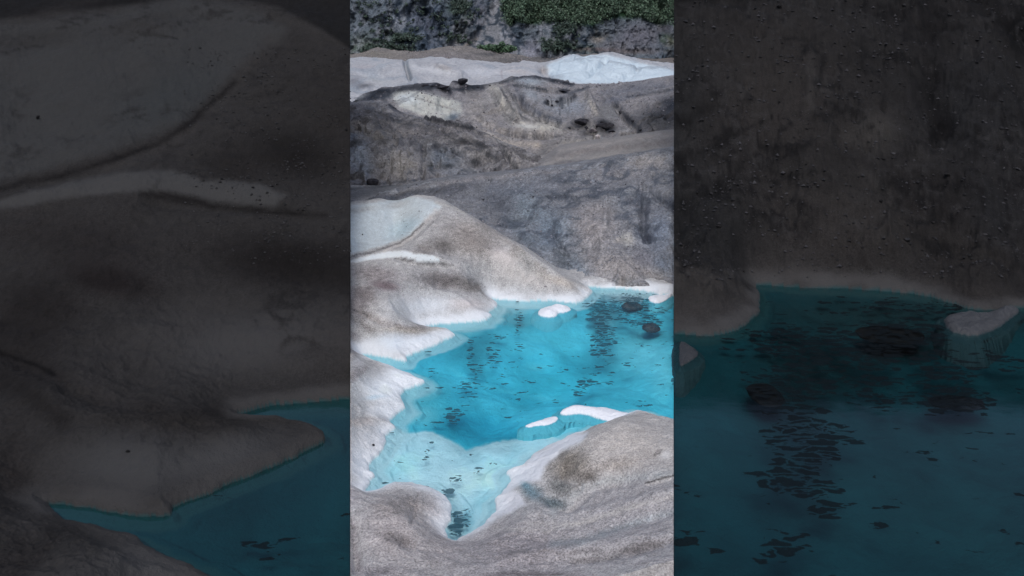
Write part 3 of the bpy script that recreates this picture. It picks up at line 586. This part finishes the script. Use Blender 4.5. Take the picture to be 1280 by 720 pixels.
m_F = ice_mat('far_white_ice', 4.0, bump=.22, lo=.8, hi=1.15, rough=.7, pits=.15)
ridge('white_ice_ridge', [(340,80),(438,74),(460,75),(480,77),(500,74.5),(520,73.5),(550,76),(575,80),(600,78.5),(625,83),(640,84),(660,82),(680,81),(700,75.5),(718,70),(728,72),(738,69.5),(757,69),(775,73),(790,77),(815,82),(842,87),(960,92)],
  [(340,135),(960,125)], [(340,115),(960,110)], [(340,68),(960,66)], m_F, (170,168,173), FF,
  'long white ice ridge below the rocky cliff', rows=130, bulge=.9, sx=1.0, rel=[([(506,74),(513,98)],2.5,-.8),([(718,72),(738,84)],4,.5),([(760,72),(735,95)],3,-.6),([(675,84),(690,98)],4,-.6),([(800,82),(780,98)],4,-.5),([(545,82),(580,96)],4,.5)],
  cr=((.16,.09,.4,.75,(146,152,162),.5,460),), noise=(1.0,.11), back=(30,6), seed=210, warp=2.5, fine=.6, spk=lambda c: np.clip((230-c.mean(-1))/60, .25, 1))
m_G = ice_mat('moraine_rubble', 2.6, bump=.35, lo=.5, hi=1.5, rough=.9, pits=.45)
oG, VG = ridge('moraine', [(200,74),(438,71),(455,66.5),(475,63),(500,64),(520,66),(545,61.5),(560,58),(580,58),(605,62),(640,68),(670,73),(690,75),(720,71),(760,68),(800,76),(842,80),(1100,82)],
  [(200,100),(1100,100)], [(200,215),(1100,215)], [(200,140),(1100,140)], m_G, (122,114,111),
  [('b',470,68,26,4,0,(120,112,106),.8),('b',560,70,40,6,0,(118,111,112),.7),('b',640,76,30,4,0,(98,92,92),.8),('b',610,68,16,3,0,(92,86,86),.8),('b',820,80,30,4,0,(92,88,86),.8),('b',700,72,34,6,0,(76,72,74),.8)],
  'brown rubble moraine at the foot of the cliff', rows=90, noise=(1.5,.09), back=(30,4), seed=240, warp=2, fine=.8)

# ------------------------------------------------------------------ cliff and scree
FH = [('b',450,58,18,16,0,(84,92,84),.8),('b',442,30,10,20,0,(88,92,100),.7),('b',470,55,20,6,0,(66,74,64),.7),
 ('b',500,25,9,11,10,(134,135,144),.85),('b',480,38,14,6,-10,(100,98,104),.7),('s',[(511,12),(511,36)],2,(48,52,64),.8),('b',520,20,10,16,0,(100,102,116),.8),('b',540,30,16,20,0,(78,80,94),.7),('b',575,32,12,10,0,(78,78,80),.7),
 ('b',590,25,14,8,20,(112,108,114),.8),('b',550,50,8,6,0,(112,112,122),.7),('b',535,57,14,5,0,(74,78,90),.8),('b',576,10,14,12,0,(46,60,50),.85),('b',500,46,16,5,0,(50,62,52),.8),('b',555,22,12,18,0,(74,80,92),.6),('b',600,12,10,12,0,(88,86,96),.7),
 ('s',[(622,2),(612,22),(600,38),(575,52),(556,62)],4.5,(106,102,106),.9),
 ('p',[(612,10),(624,2),(630,22),(640,44),(662,60),(690,80),(540,80),(560,64),(585,54),(600,40)],4,(108,107,112),.92),('s',[(596,48),(570,62)],3,(122,112,108),.8),('b',590,62,20,5,-15,(116,108,106),.7),
 ('s',[(626,24),(632,40),(660,60)],3,(84,86,98),.8),('b',665,62,10,14,0,(112,110,124),.7),('b',640,45,8,4,0,(112,112,120),.6),('s',[(700,45),(720,60),(740,62)],5,(72,80,68),.85),('b',690,58,14,8,30,(64,74,60),.8),('b',745,62,30,3,0,(96,82,82),.8),('b',690,76,30,5,0,(74,68,72),.8),
 ('b',712,46,8,7,0,(118,116,124),.7),('b',746,47,12,8,0,(124,116,112),.8),('b',722,45,8,8,0,(84,84,94),.8),('b',800,45,34,18,0,(96,92,100),.8),('b',770,56,20,6,0,(110,106,112),.7),('b',830,35,10,8,0,(104,98,104),.7),('b',838,55,8,12,0,(82,80,66),.8),('b',830,48,7,6,0,(48,58,46),.85),('b',790,64,36,4,0,(98,90,92),.7),('b',660,32,20,5,0,(104,104,112),.6),('b',705,35,12,8,0,(60,70,62),.7),
 ('p',[(624,-60),(628,22),(636,31),(650,27),(665,30),(690,27),(700,22),(722,30),(742,34),(752,24),(775,22),(800,22),(822,30),(842,28),(1200,30),(1200,-80)],4,(44,58,44),.95)]
def cliff_extra(X, Y, Z, s):
    f = fbm(X*.11, Z*.045+Y*.02, o=6, seed=300, ridged=True, gain=.6); g = fbm(X*.35, Z*.12, o=5, seed=310, gain=.6)
    e = np.concatenate([np.ones((len(s), 1)), np.zeros((len(X)-len(s), 1))], 0)
    a, b = w2p(X, Y, Z)
    sc = sstep(6, -4, sdf(a, b, [(612,10),(624,2),(630,22),(640,44),(662,60),(690,80),(540,80),(560,64),(585,54),(600,40)]))
    k = e*(1-.85*sc)
    return X+.8*g*k, Y-(9*f+5*g)*k, Z+.8*g*k
m_H = ice_mat('cliff_rock', .9, bump=.9, lo=.6, hi=1.5, rough=.95, spec=.1, pits=.3)
oH, VH = ridge('rocky_cliff', [(-600,-260),(438,-190),(900,-210),(1900,-260)], [(-600,96),(1900,96)], [(-600,420),(1900,420)], [(-600,290),(1900,290)], m_H, (90,94,102), FH,
  'dark rocky cliff closing the view behind the glacier', rows=420, sx=1.6, cr=((.22,.03,.25,.7,(126,124,132),.6,470),(.3,.05,.3,.7,(34,40,50),.7,480)), noise=(1.2,.05), back=(60,5), extra=cliff_extra, seed=330, warp=3.5, fine=1.2, spk=lambda c: np.full(c.shape[:2], 1.0), x0=-600, x1=1900)

# ------------------------------------------------------------------ level ground far below and around, to the horizon
gm = rock_mat('valley_gravel', (96,92,90), .4, .05)
me = bpy.data.meshes.new('valley_floor'); S = 1500
me.from_pydata([(-S,-S,-9.5),(S,-S,-9.5),(S,S,-9.5),(-S,S,-9.5)], [], [(0,1,2,3)]); me.materials.append(gm)
o = bpy.data.objects.new('valley_floor', me); COL.objects.link(o); tag(o, 'grey gravel valley floor under the glacier', kind='structure')

# ------------------------------------------------------------------ finding a visible spot of ground
def spot(V, px, py):
    a, b = w2p(V[..., 0], V[..., 1], V[..., 2]); d = (a-px)**2+(b-py)**2
    m = d < max(d.min()*1.01+.01, 2.0); Yv = np.where(m, V[..., 1], 1e9); i = np.unravel_index(np.argmin(Yv), Yv.shape)
    return V[i]
import bmesh
def stone_mesh(name, seed, mat, flat=.7, cuts=2, ang=True, bump=.35):
    bm = bmesh.new(); bmesh.ops.create_icosphere(bm, subdivisions=cuts, radius=1)
    P = np.array([v.co[:] for v in bm.verts]); r = np.random.default_rng(seed)
    if ang:                          # cut with random planes for broken faces
        for _ in range(13):
            n = r.normal(size=3); n /= np.linalg.norm(n); dd = r.uniform(.38, .85); t = P@n-dd
            P = P-np.clip(t, 0, None)[:, None]*n
    n = 1+bump*.5*fbm(P[:, 0]*1.7+seed, P[:, 1]*1.7, P[:, 2]*1.7+.3, o=3, seed=seed)
    P = P*n[:, None]*np.array([1, r.uniform(.7, .95), flat])
    for v, p in zip(bm.verts, P): v.co = p
    if not ang:
        for f in bm.faces: f.smooth = True
    me = bpy.data.meshes.new(name); bm.to_mesh(me); bm.free(); me.materials.append(mat); return me
def put(name, me, p, s, rz, label, cat, group=None, sink=.25, rx=0.0):
    o = bpy.data.objects.new(name, me); COL.objects.link(o)
    s = s if hasattr(s, '__len__') else (s, s, s)
    o.location = (p[0], p[1], p[2]+s[2]*(.6-sink)); o.scale = s; o.rotation_euler = (rx, 0, rz)
    return tag(o, label, cat, group)
R_dark = rock_mat('dark_stone', (50,50,56), 3); R_grey = rock_mat('grey_stone', (128,124,130), 3); R_pale = rock_mat('pale_stone', (168,164,168), 3); R_dim = rock_mat('dimmed_stone', (20,20,22), 3); R_wet = rock_mat('wet_brown_stone', (62,68,70), 3)  # black stone: dimming of the side copies put into its colour
def sz(p, npx): return npx*p[1]/F
def rock(V, px, py, npx, mat, label, seed, s=(1,1,1), sink=.25, rz=.3, group=None, cuts=3, ang=True, name='rock', bump=.5):
    p = spot(V, px, py); k = sz(p, npx)
    return put(name, stone_mesh(name, seed, mat, .7, cuts, ang, bump), p, (k*s[0], k*s[1], k*s[2]), rz, label, 'rock', group, sink)
rock(VD, 468, 231, 10, R_dark, 'dark pointed boulder at the foot of the broken ice ridge, far left', 3, (1,.8,.9), .1, name='boulder')
rock(VE, 577, 105, 11, R_dark, 'black slab standing highest on the crest of the streaked ridge', 5, (1,.7,.75), .2, .5)
rock(VE, 553, 110, 10, R_dark, 'black slab leaning on the ridge crest, just left of the highest one', 6, (.95,.7,.65), .25, -.4)
rock(VE, 529, 107, 5, R_dark, 'small black rock on the crest beside the pale ice patch', 7, (1.2,.8,.6))
rock(VE, 705, 114, 7, R_dark, 'flat black rock on the grey hump right of the crest', 8, (1.3,.8,.4))
rock(VE, 727, 157, 10, R_dark, 'dark brown rock at the left of the broken cluster', 9, (1.1,.9,.8))
rock(VE, 757, 160, 11, R_dark, 'dark brown rock at the right of the broken cluster', 10, (1.1,.9,.75))
rock(VE, 748, 173, 6, R_pale, 'pale ice block between the two dark brown rocks', 12, (.8,.8,1.1))
rock(VE, 741, 163, 6, R_grey, 'grey block in the middle of the broken cluster', 13, (1,.8,.8))
rock(VA, 468, 557, 2.3, R_dark, 'single small black stone on white ice left of the pale shelf', 14, (1,.9,1.1), .2, cuts=2, name='stone')
rock(VA, 683, 358, 2.0, R_grey, 'tiny grey stone on the pale ice spur', 15, (1.4,.9,.6), cuts=2, name='stone')
rock(VA, 454, 293, 1.4, R_dark, 'tiny dark stone on the blue ice patch', 19, (.8,.8,1.3), cuts=2, name='stone')
rock(VL, 48, 149, 4.5, R_dim, 'small black stone on the smooth dimmed ice copy at upper left', 20, (.8,.8,1.1), .2, cuts=2, name='stone')
rock(VL, 160, 566, 3.0, R_dim, 'small black stone on the dimmed copy of the ice spur at lower left', 22, (1,.8,.8), .2, cuts=2, name='stone')
for i, (x, y, n, sq) in enumerate([(541,107,4,(1.6,.7,.5)),(548,106,3,(1.2,.7,.7)),(561,112,5,(1.5,.7,.5)),(585,107,4,(1.6,.7,.4)),(597,108,3,(1.4,.7,.6)),(612,106,3,(1.6,.7,.4)),(690,131,4,(1.5,.7,.5)),(684,128,4,(1.2,.7,.7)),(697,126,3,(1.7,.7,.5)),
    (721,153,5,(1,.7,.9)),(732,160,5,(1.2,.7,.6)),(752,155,4,(1,.7,1)),(764,164,5,(1.2,.7,.7)),(766,157,3,(1,.7,.8)),(712,160,4,(1.4,.7,.5)),(775,141,4,(.9,.7,.9)),(790,152,4,(1,.7,.8)),(800,163,4,(1.3,.7,.6))]):
    rock(VE, x, y, n, R_dark, 'dark angular shard sticking out of the streaked far ridge', 60+i, sq, .25, i*.8, 'dark shards of the far ridge', 2, name='rock_shard')
# boulders just awash
def awash(px, py, rx, ry, mat, label, seed, top=-.035):
    X, Y, z = ptz(px, py, 0); kx = rx*Y/F; ky = ry*Y*Y/(F*H)
    me = stone_mesh('boulder', seed, mat, 1.0, 4, False, .35)
    o = bpy.data.objects.new('boulder', me); COL.objects.link(o); o.location = (X, Y, top-.07); o.scale = (kx, ky, .07)
    tag(o, label, 'rock')
awash(790,377,13,5,R_wet,'dark boulder awash near the far shore of the bright pool',30)
awash(814,403,11,4.5,R_wet,'dark boulder awash near the right end of the bright pool',31)
awash(1112,412,40,13,R_dim,'long black boulder awash near the shore of the right dimmed pool copy',33)
awash(1194,495,34,12,R_dim,'flat black boulder awash in the middle of the right dimmed pool copy',34)
awash(957,485,20,18,R_dim,'round black boulder awash at the left of the right dimmed pool copy',35)

# scattered stones, each one its own
def scatter(V, n, x0, x1, y0, y1, lo, hi, mats, label, group, seed, ok=None, mask=None):
    r = np.random.default_rng(seed); base = [stone_mesh('stone', 40+i+seed, m, .7, 1 if hi < 3 else 2) for i, m in enumerate(mats)]
    k = 0; t = 0
    a, b = w2p(V[..., 0], V[..., 1], V[..., 2])
    while k < n and t < n*12:
        t += 1
        px, py = r.uniform(x0, x1), r.uniform(y0, y1)
        if ok and not ok(px, py): continue
        d = (a-px)**2+(b-py)**2; i = np.unravel_index(np.argmin(d), d.shape)
        if d[i] > 3 or V[i][2] < .05: continue
        p = V[i]; s = sz(p, lo+(hi-lo)*r.random()**3)
        put('stone', base[r.integers(len(base))], p, (s*r.uniform(.8, 1.3), s, s*r.uniform(.6, 1)), r.uniform(0, 6), label, 'stone', group, .2); k += 1
scatter(VB[::2, ::2], 100, 600, 842, 205, 352, .7, 2.4, [R_grey, R_dark, R_pale, R_grey], 'small angular stone lying on the dark grey debris slope', 'stones strewn over the debris slope', 1, ok=lambda x, y: y < 345 and y > 212-(x-650)*.13)
scatter(VE[::2, ::2], 45, 770, 842, 120, 165, .7, 2.0, [R_grey, R_dark, R_pale], 'small stone in the dark rubble at the right of the streaked ridge', 'stones in the far rubble', 2)
scatter(VR[::2, ::2], 80, 850, 1275, 10, 340, 1.0, 5.0, [rock_mat('dusky_stone', (42,43,46), 3), R_dim, rock_mat('dull_brown_stone', (34,33,34), 3)], 'dark stone lying on the steep dimmed debris slope', 'stones strewn over the right dimmed slope', 3)
scatter(VL[::2, ::2], 35, 250, 432, 90, 240, .8, 3.2, [R_dim, rock_mat('dimmed_dark_stone', (30,30,32), 3)], 'small black stone on the dimmed ice slope', 'stones strewn over the left dimmed slope', 4)  # stone colours carry the dimming of the left copy
scatter(VA[::2, ::2], 20, 520, 600, 262, 320, .5, 1.3, [R_dark, R_grey], 'tiny dark stone in the grit of the brown ice hill', 'stones in the grit of the ice hill', 5)

def gravel(V, n, box, lo, hi, rgb, label, seed, ok=None):
    r = np.random.default_rng(seed); a, b = w2p(V[..., 0], V[..., 1], V[..., 2])
    m = (a > box[0]) & (a < box[1]) & (b > box[2]) & (b < box[3]) & (V[..., 2] > (.15 if V is not VE and V is not VD and V is not VG else -99))
    # grit gathers in patches
    m &= (fbm(a/22, b/12, o=3, seed=seed)+.35*r.normal(size=a.shape)) > .12
    P = V[m]; P = P[r.choice(len(P), min(n, len(P)), replace=False)]
    s = P[:, 1]/F*(lo+(hi-lo)*r.random(len(P))**3)
    B = np.array([(1,0,0),(-1,0,0),(0,1,0),(0,-1,0),(0,0,1),(0,0,-.6)], float)
    T = [(0,2,4),(2,1,4),(1,3,4),(3,0,4),(2,0,5),(1,2,5),(3,1,5),(0,3,5)]
    J = B[None]*r.uniform(.6, 1.3, (len(P), 6, 1))*np.array([1, 1, .8])+r.normal(0, .12, (len(P), 6, 3))
    an = r.uniform(0, 6.28, len(P)); c, q = np.cos(an)[:, None], np.sin(an)[:, None]
    J = np.stack([J[..., 0]*c-J[..., 1]*q, J[..., 0]*q+J[..., 1]*c, J[..., 2]], -1)
    W = P[:, None]+J*s[:, None, None]+np.array([0, 0, 1.])*s[:, None, None]*.25
    Fc = (np.array(T)[None]+6*np.arange(len(P))[:, None, None]).reshape(-1, 3)
    me = bpy.data.meshes.new('gravel'); me.from_pydata(W.reshape(-1, 3).tolist(), [], Fc.tolist()); me.materials.append(leaf_mat('gravel_grains', rgb))
    o = bpy.data.objects.new('gravel', me); COL.objects.link(o); tag(o, label, kind='stuff')
def leaf_mat(name, rgb):
    m, t, out = nodes(name); N = t.nodes; L = t.links
    b = N.new('ShaderNodeBsdfPrincipled'); b.inputs['Roughness'].default_value = .8; b.inputs['Specular IOR Level'].default_value = .2
    g = N.new('ShaderNodeNewGeometry'); cr = N.new('ShaderNodeValToRGB'); c = s2l(rgb)
    cr.color_ramp.elements[0].color = (*(c*.4), 1); cr.color_ramp.elements[1].color = (*(c*2.3), 1)
    L.new(g.outputs['Random Per Island'], cr.inputs[0]); L.new(cr.outputs[0], b.inputs['Base Color']); L.new(b.outputs[0], out.inputs['Surface']); return m
gravel(VB, 2600, (438,842,205,352), .45, 1.5, (96,98,106), 'loose gravel over the dark debris slope', 801)
gravel(VE, 1800, (438,842,96,182), .5, 1.6, (88,86,92), 'rubble over the streaked ridge', 802)
gravel(VD, 1300, (438,690,128,232), .5, 1.6, (84,82,88), 'rubble over the broken ice ridge', 803)
gravel(VG, 1500, (438,842,58,84), .5, 1.3, (110,104,104), 'rubble over the moraine', 804)
gravel(VR, 2600, (842,1280,0,350), .7, 3.0, (36,36,39), 'loose gravel over the steep dark slope', 805)
gravel(VL, 1500, (230,438,60,330), .6, 2.2, (34,34,36), 'loose grit over the dimmed ice slope', 806)
gravel(VA, 900, (500,700,262,372), .4, 1.0, (104,100,102), 'loose grit on the brown ice hill', 807)
# ------------------------------------------------------------------ ice floes
m_floe = ice_mat('floe_ice', 30, bump=.02, lo=.92, hi=1.06, rough=.6, pits=.05)
def floe(P, hgt, label, srgb=(222,226,234), lobes=1.0, seed=0, mat=m_floe):
    P = smooth_poly(P, 1); G = ground(P); cx = sum(p[0] for p in G)/len(G); cy = sum(p[1] for p in G)/len(G)
    G = np.array(G); x0, y0 = G.min(0)-.08; x1, y1 = G.max(0)+.08
    n = 110; X, Y = np.meshgrid(np.linspace(x0, x1, n), np.linspace(y0, y1, n))
    D = -sdf(X, Y, [tuple(g) for g in G])+.012*fbm(X*22, Y*22, o=3, seed=seed)
    top = hgt*np.sqrt(np.clip(D/.16, 0, 1))*(.75+.5*fbm(X*3.2*lobes, Y*3.2*lobes, o=4, seed=seed+3))
    Z = np.where(D > 0, top, np.clip(D*.7, -.06, 0)-.01)
    keep = D > -.09
    me = bpy.data.meshes.new('ice_floe'); bm = bmesh.new(); vs = {}
    for i in range(n):
        for j in range(n):
            if keep[i, j]: vs[i, j] = bm.verts.new((X[i, j]-cx, Y[i, j]-cy, Z[i, j]))
    for i in range(n-1):
        for j in range(n-1):
            q = [(i, j), (i, j+1), (i+1, j+1), (i+1, j)]
            if all(k in vs for k in q): f = bm.faces.new([vs[k] for k in q]); f.smooth = True
    bmesh.ops.delete(bm, geom=[v for v in bm.verts if not v.link_faces], context='VERTS')
    e = [e for e in bm.edges if e.is_boundary]; r = bmesh.ops.extrude_edge_only(bm, edges=e)
    low = [v for v in r['geom'] if isinstance(v, bmesh.types.BMVert)]
    for v in low: v.co.z = -.07; v.co.x *= 1.10; v.co.y *= 1.16
    e2 = [e for e in r['geom'] if isinstance(e, bmesh.types.BMEdge) and e.is_boundary]; r2 = bmesh.ops.extrude_edge_only(bm, edges=e2)
    for v in r2['geom']:
        if isinstance(v, bmesh.types.BMVert): v.co.z = -.46; v.co.x *= 1.14; v.co.y *= 1.3
    for f in bm.faces: f.smooth = True
    bmesh.ops.recalc_face_normals(bm, faces=bm.faces); bm.to_mesh(me); bm.free()
    nV = len(me.vertices); a = me.attributes.new('Col', 'FLOAT_COLOR', 'POINT'); z = np.array([v.co.z for v in me.vertices])
    c = np.ones((nV, 4)); c[:, :3] = s2l(srgb); under = z < -.005; c[under, :3] = s2l(np.array((84,180,201))*(1.0 if np.mean(srgb) > 120 else .3))
    c[z < -.2, :3] = s2l(np.array((44,166,192))*(1.0 if np.mean(srgb) > 120 else .27))
    a.data.foreach_set('color', c.reshape(-1).astype(np.float32))
    s = me.attributes.new('spk', 'FLOAT', 'POINT'); s.data.foreach_set('value', np.full(nV, .5, np.float32))
    me.materials.append(mat); o = bpy.data.objects.new('ice_floe', me); COL.objects.link(o); o.location = (cx, cy, 0)
    return tag(o, label, 'ice floe')
f1 = [(672,391),(676,386.5),(688,384),(693,381.5),(703,382),(712,384.5),(714,387.5),(706,391),(697,391.5),(696,395),(690,397),(680,396.5),(674,394.5)]
floe(f1, .10, 'white ice floe drifting alone near the far shore of the bright pool', seed=1)
f2 = [(810,372),(818,370),(828,370.5),(836,367.5),(841,369),(836,372.5),(832,376),(822,379.5),(812,377)]
floe(f2, .09, 'white ice floe touching the far shore at the right end of the bright pool', seed=2)
floe([(655,533),(663,529),(675,526),(687,521.5),(695,520.5),(698,523),(694,528),(684,531.5),(672,532),(663,534)], .05, 'low thin ice floe lying left of the larger curved one', seed=3, lobes=2)
floe([(699,518),(703,513),(712,509.5),(718,507.5),(728,508.5),(740,510),(758,510.5),(772,514),(790,519),(782,526),(766,528),(750,524),(738,519.5),(722,517),(708,519)], .09, 'large curved white ice floe behind the near right mound', seed=4)
floe([side(p) for p in f2], .14, 'dim grey ice floe near the shore of the right dark pool', (58,60,64), seed=5)
floe([(849,427),(858,430),(866,435),(874,442),(867,449),(857,455),(849,459)], .09, 'dim grey ice floe at the left edge of the right dark pool', (50,52,56), seed=6)

# ------------------------------------------------------------------ greenery
def leaf_mat(name, rgb):
    m, t, out = nodes(name); N = t.nodes; L = t.links
    b = N.new('ShaderNodeBsdfPrincipled'); b.inputs['Roughness'].default_value = .7
    g = N.new('ShaderNodeNewGeometry'); cr = N.new('ShaderNodeValToRGB'); c = s2l(rgb)
    cr.color_ramp.elements[0].color = (*(c*.45), 1); cr.color_ramp.elements[1].color = (*(c*2.4), 1)
    L.new(g.outputs['Random Per Island'], cr.inputs[0]); L.new(cr.outputs[0], b.inputs['Base Color']); L.new(b.outputs[0], out.inputs['Surface']); return m
def leaves(name, centers, mat, per, leaf, seed):
    r = np.random.default_rng(seed); V = []; Fc = []
    for (x, y, z, s) in centers:
        n = per; d = r.normal(size=(n, 3)); d /= np.linalg.norm(d, axis=1)[:, None]; rad = s*r.uniform(.55, 1.05, n)[:, None]
        P = np.array([x, y, z])+d*rad*np.array([1, 1, .8])
        a = r.normal(size=(n, 3)); b = np.cross(a, r.normal(size=(n, 3))); a /= np.linalg.norm(a, axis=1)[:, None]; b /= np.linalg.norm(b, axis=1)[:, None]
        h = leaf*r.uniform(.6, 1.3, n)[:, None]
        for k in range(n):
            i = len(V); V += [tuple(P[k]-a[k]*h[k]), tuple(P[k]+b[k]*h[k]*.7), tuple(P[k]+a[k]*h[k]), tuple(P[k]-b[k]*h[k]*.7)]; Fc.append((i, i+1, i+2, i+3))
    me = bpy.data.meshes.new(name); me.from_pydata(V, [], Fc); me.materials.append(mat)
    o = bpy.data.objects.new(name, me); COL.objects.link(o); return o
TR = [(624,-30),(627,18),(634,30),(650,25),(665,30),(690,27),(700,22),(712,28),(730,30),(742,32),(752,24),(775,18),(800,20),(822,28),(846,28),(846,-30)]
cs = []; r = np.random.default_rng(4)
xx = r.uniform(620, 900, 6000); yy = r.uniform(-30, 34, 6000)
ok = inside(xx, yy, TR); dd = -sdf(xx, yy, TR)
aH, bH = w2p(VH[..., 0], VH[..., 1], VH[..., 2])
sel = (aH > 400) & (aH < 1000) & (bH > -60) & (bH < 90); aS, bS, VS = aH[sel], bH[sel], VH[sel]
def cliff_pts(P, lo, hi, n):
    out = []
    for x, y in P[:n]:
        d = (aS-x)**2+(bS-y)**2; m = d < 4
        if not m.any(): continue
        j = np.where(m)[0][np.argmin(VS[m][:, 1])]; p = VS[j]; out.append((p[0], p[1]-.8, p[2]+.4, r.uniform(lo, hi)))
    return out
P = [(x, y) for x, y, k, e in zip(xx, yy, ok, dd) if k and (e > 5 or r.random() < .55)]
o = leaves('forest', cliff_pts(P, 1.0, 2.4, 1100), leaf_mat('alder_leaf', (56,74,60)), 64, .42, 5)
tag(o, 'dense dark green scrub covering the top of the cliff', kind='stuff')
P = [(r.normal(576, 7), r.uniform(-6, 17)) for _ in range(60)]+[(r.normal(500, 14), r.normal(47, 2.5)) for _ in range(60)]+[(r.uniform(452, 520), r.normal(60, 2)) for _ in range(60)]+[(r.normal(696, 9), r.normal(57, 4)) for _ in range(55)]+[(r.normal(706, 8), r.normal(34, 5)) for _ in range(50)]+[(r.normal(568, 8), r.normal(48, 3)) for _ in range(25)]+[(r.uniform(440, 600), r.uniform(0, 40)) for _ in range(60)]
o = leaves('undergrowth', cliff_pts(P, .5, 1.4, 999), leaf_mat('scrub_leaf', (46,60,54)), 26, .4, 6)
tag(o, 'sparse dark scrub clinging to the cliff ledges', kind='stuff')
p = spot(VG, 628, 66)
cs = [(p[0]+r.normal(0, 2.1), p[1]+r.normal(0, 1.2)-1, p[2]+.9+abs(r.normal(0, .5)), r.uniform(.6, 1.1)) for _ in range(46)]
sh = bpy.data.objects.new('shrub', None); COL.objects.link(sh); sh.location = (p[0], p[1], p[2]); tag(sh, 'isolated bright green shrub on the moraine below the scree', 'shrub')
o = leaves('foliage', [(a-p[0], b-p[1], c-p[2], d) for a, b, c, d in cs], leaf_mat('willow_leaf', (56,78,58)), 60, .3, 7); o.parent = sh
bm = bmesh.new()
for k in range(7):
    ang = k*.9; v0 = bm.verts.new((.2*math.cos(ang), .2*math.sin(ang), -.6)); top = (2.2*math.cos(ang), 1.0*math.sin(ang), 1.3)
    g = bmesh.ops.create_cone(bm, segments=6, radius1=.09, radius2=.03, depth=2.4, cap_ends=True)
    for v in g['verts']:
        t = (v.co.z+1.2)/2.4; v.co.x += top[0]*t; v.co.y += top[1]*t; v.co.z = -.6+t*1.9
    bm.verts.remove(v0)
me = bpy.data.meshes.new('stem'); bm.to_mesh(me); bm.free(); me.materials.append(R_wet); st = bpy.data.objects.new('stem', me); COL.objects.link(st); st.parent = sh

# ------------------------------------------------------------------ camera, sky, sun
cam = bpy.data.cameras.new('camera'); co = bpy.data.objects.new('camera', cam); COL.objects.link(co)
co.location = (0, 0, H); co.rotation_euler = (math.radians(90), 0, 0)
cam.sensor_width = 36; cam.lens = 36*F/1280; cam.shift_y = -(360-HZ)/1280; cam.clip_start = .1; cam.clip_end = 5000
C.camera = co
EL, AZ = 58, 186                      # sun height and bearing (from +Y, clockwise)
W = bpy.data.worlds.new('World'); C.world = W; W.use_nodes = True; t = W.node_tree
bg = t.nodes['Background']; sky = t.nodes.new('ShaderNodeTexSky'); sky.sky_type = 'NISHITA'; sky.sun_disc = False
sky.sun_elevation = math.radians(EL); sky.sun_rotation = math.radians(AZ); sky.dust_density = 4.0; sky.air_density = 1.0; sky.ozone_density = 1.0
t.links.new(sky.outputs[0], bg.inputs[0]); bg.inputs[1].default_value = .13
sl = bpy.data.lights.new('sun', 'SUN'); sl.energy = 1.4; sl.angle = math.radians(20); sl.color = (1, .99, .98)
so = bpy.data.objects.new('sun', sl); COL.objects.link(so)
from mathutils import Vector
d = Vector((math.sin(math.radians(AZ))*math.cos(math.radians(EL)), math.cos(math.radians(AZ))*math.cos(math.radians(EL)), math.sin(math.radians(EL))))
so.rotation_euler = d.to_track_quat('Z', 'Y').to_euler()
C.view_settings.view_transform = 'Standard'; C.view_settings.look = 'None'; C.view_settings.gamma = 1; C.view_settings.use_curve_mapping = False
C.view_settings.exposure = 0.05
C.cycles.transparent_max_bounces = 8; C.cycles.max_bounces = 5
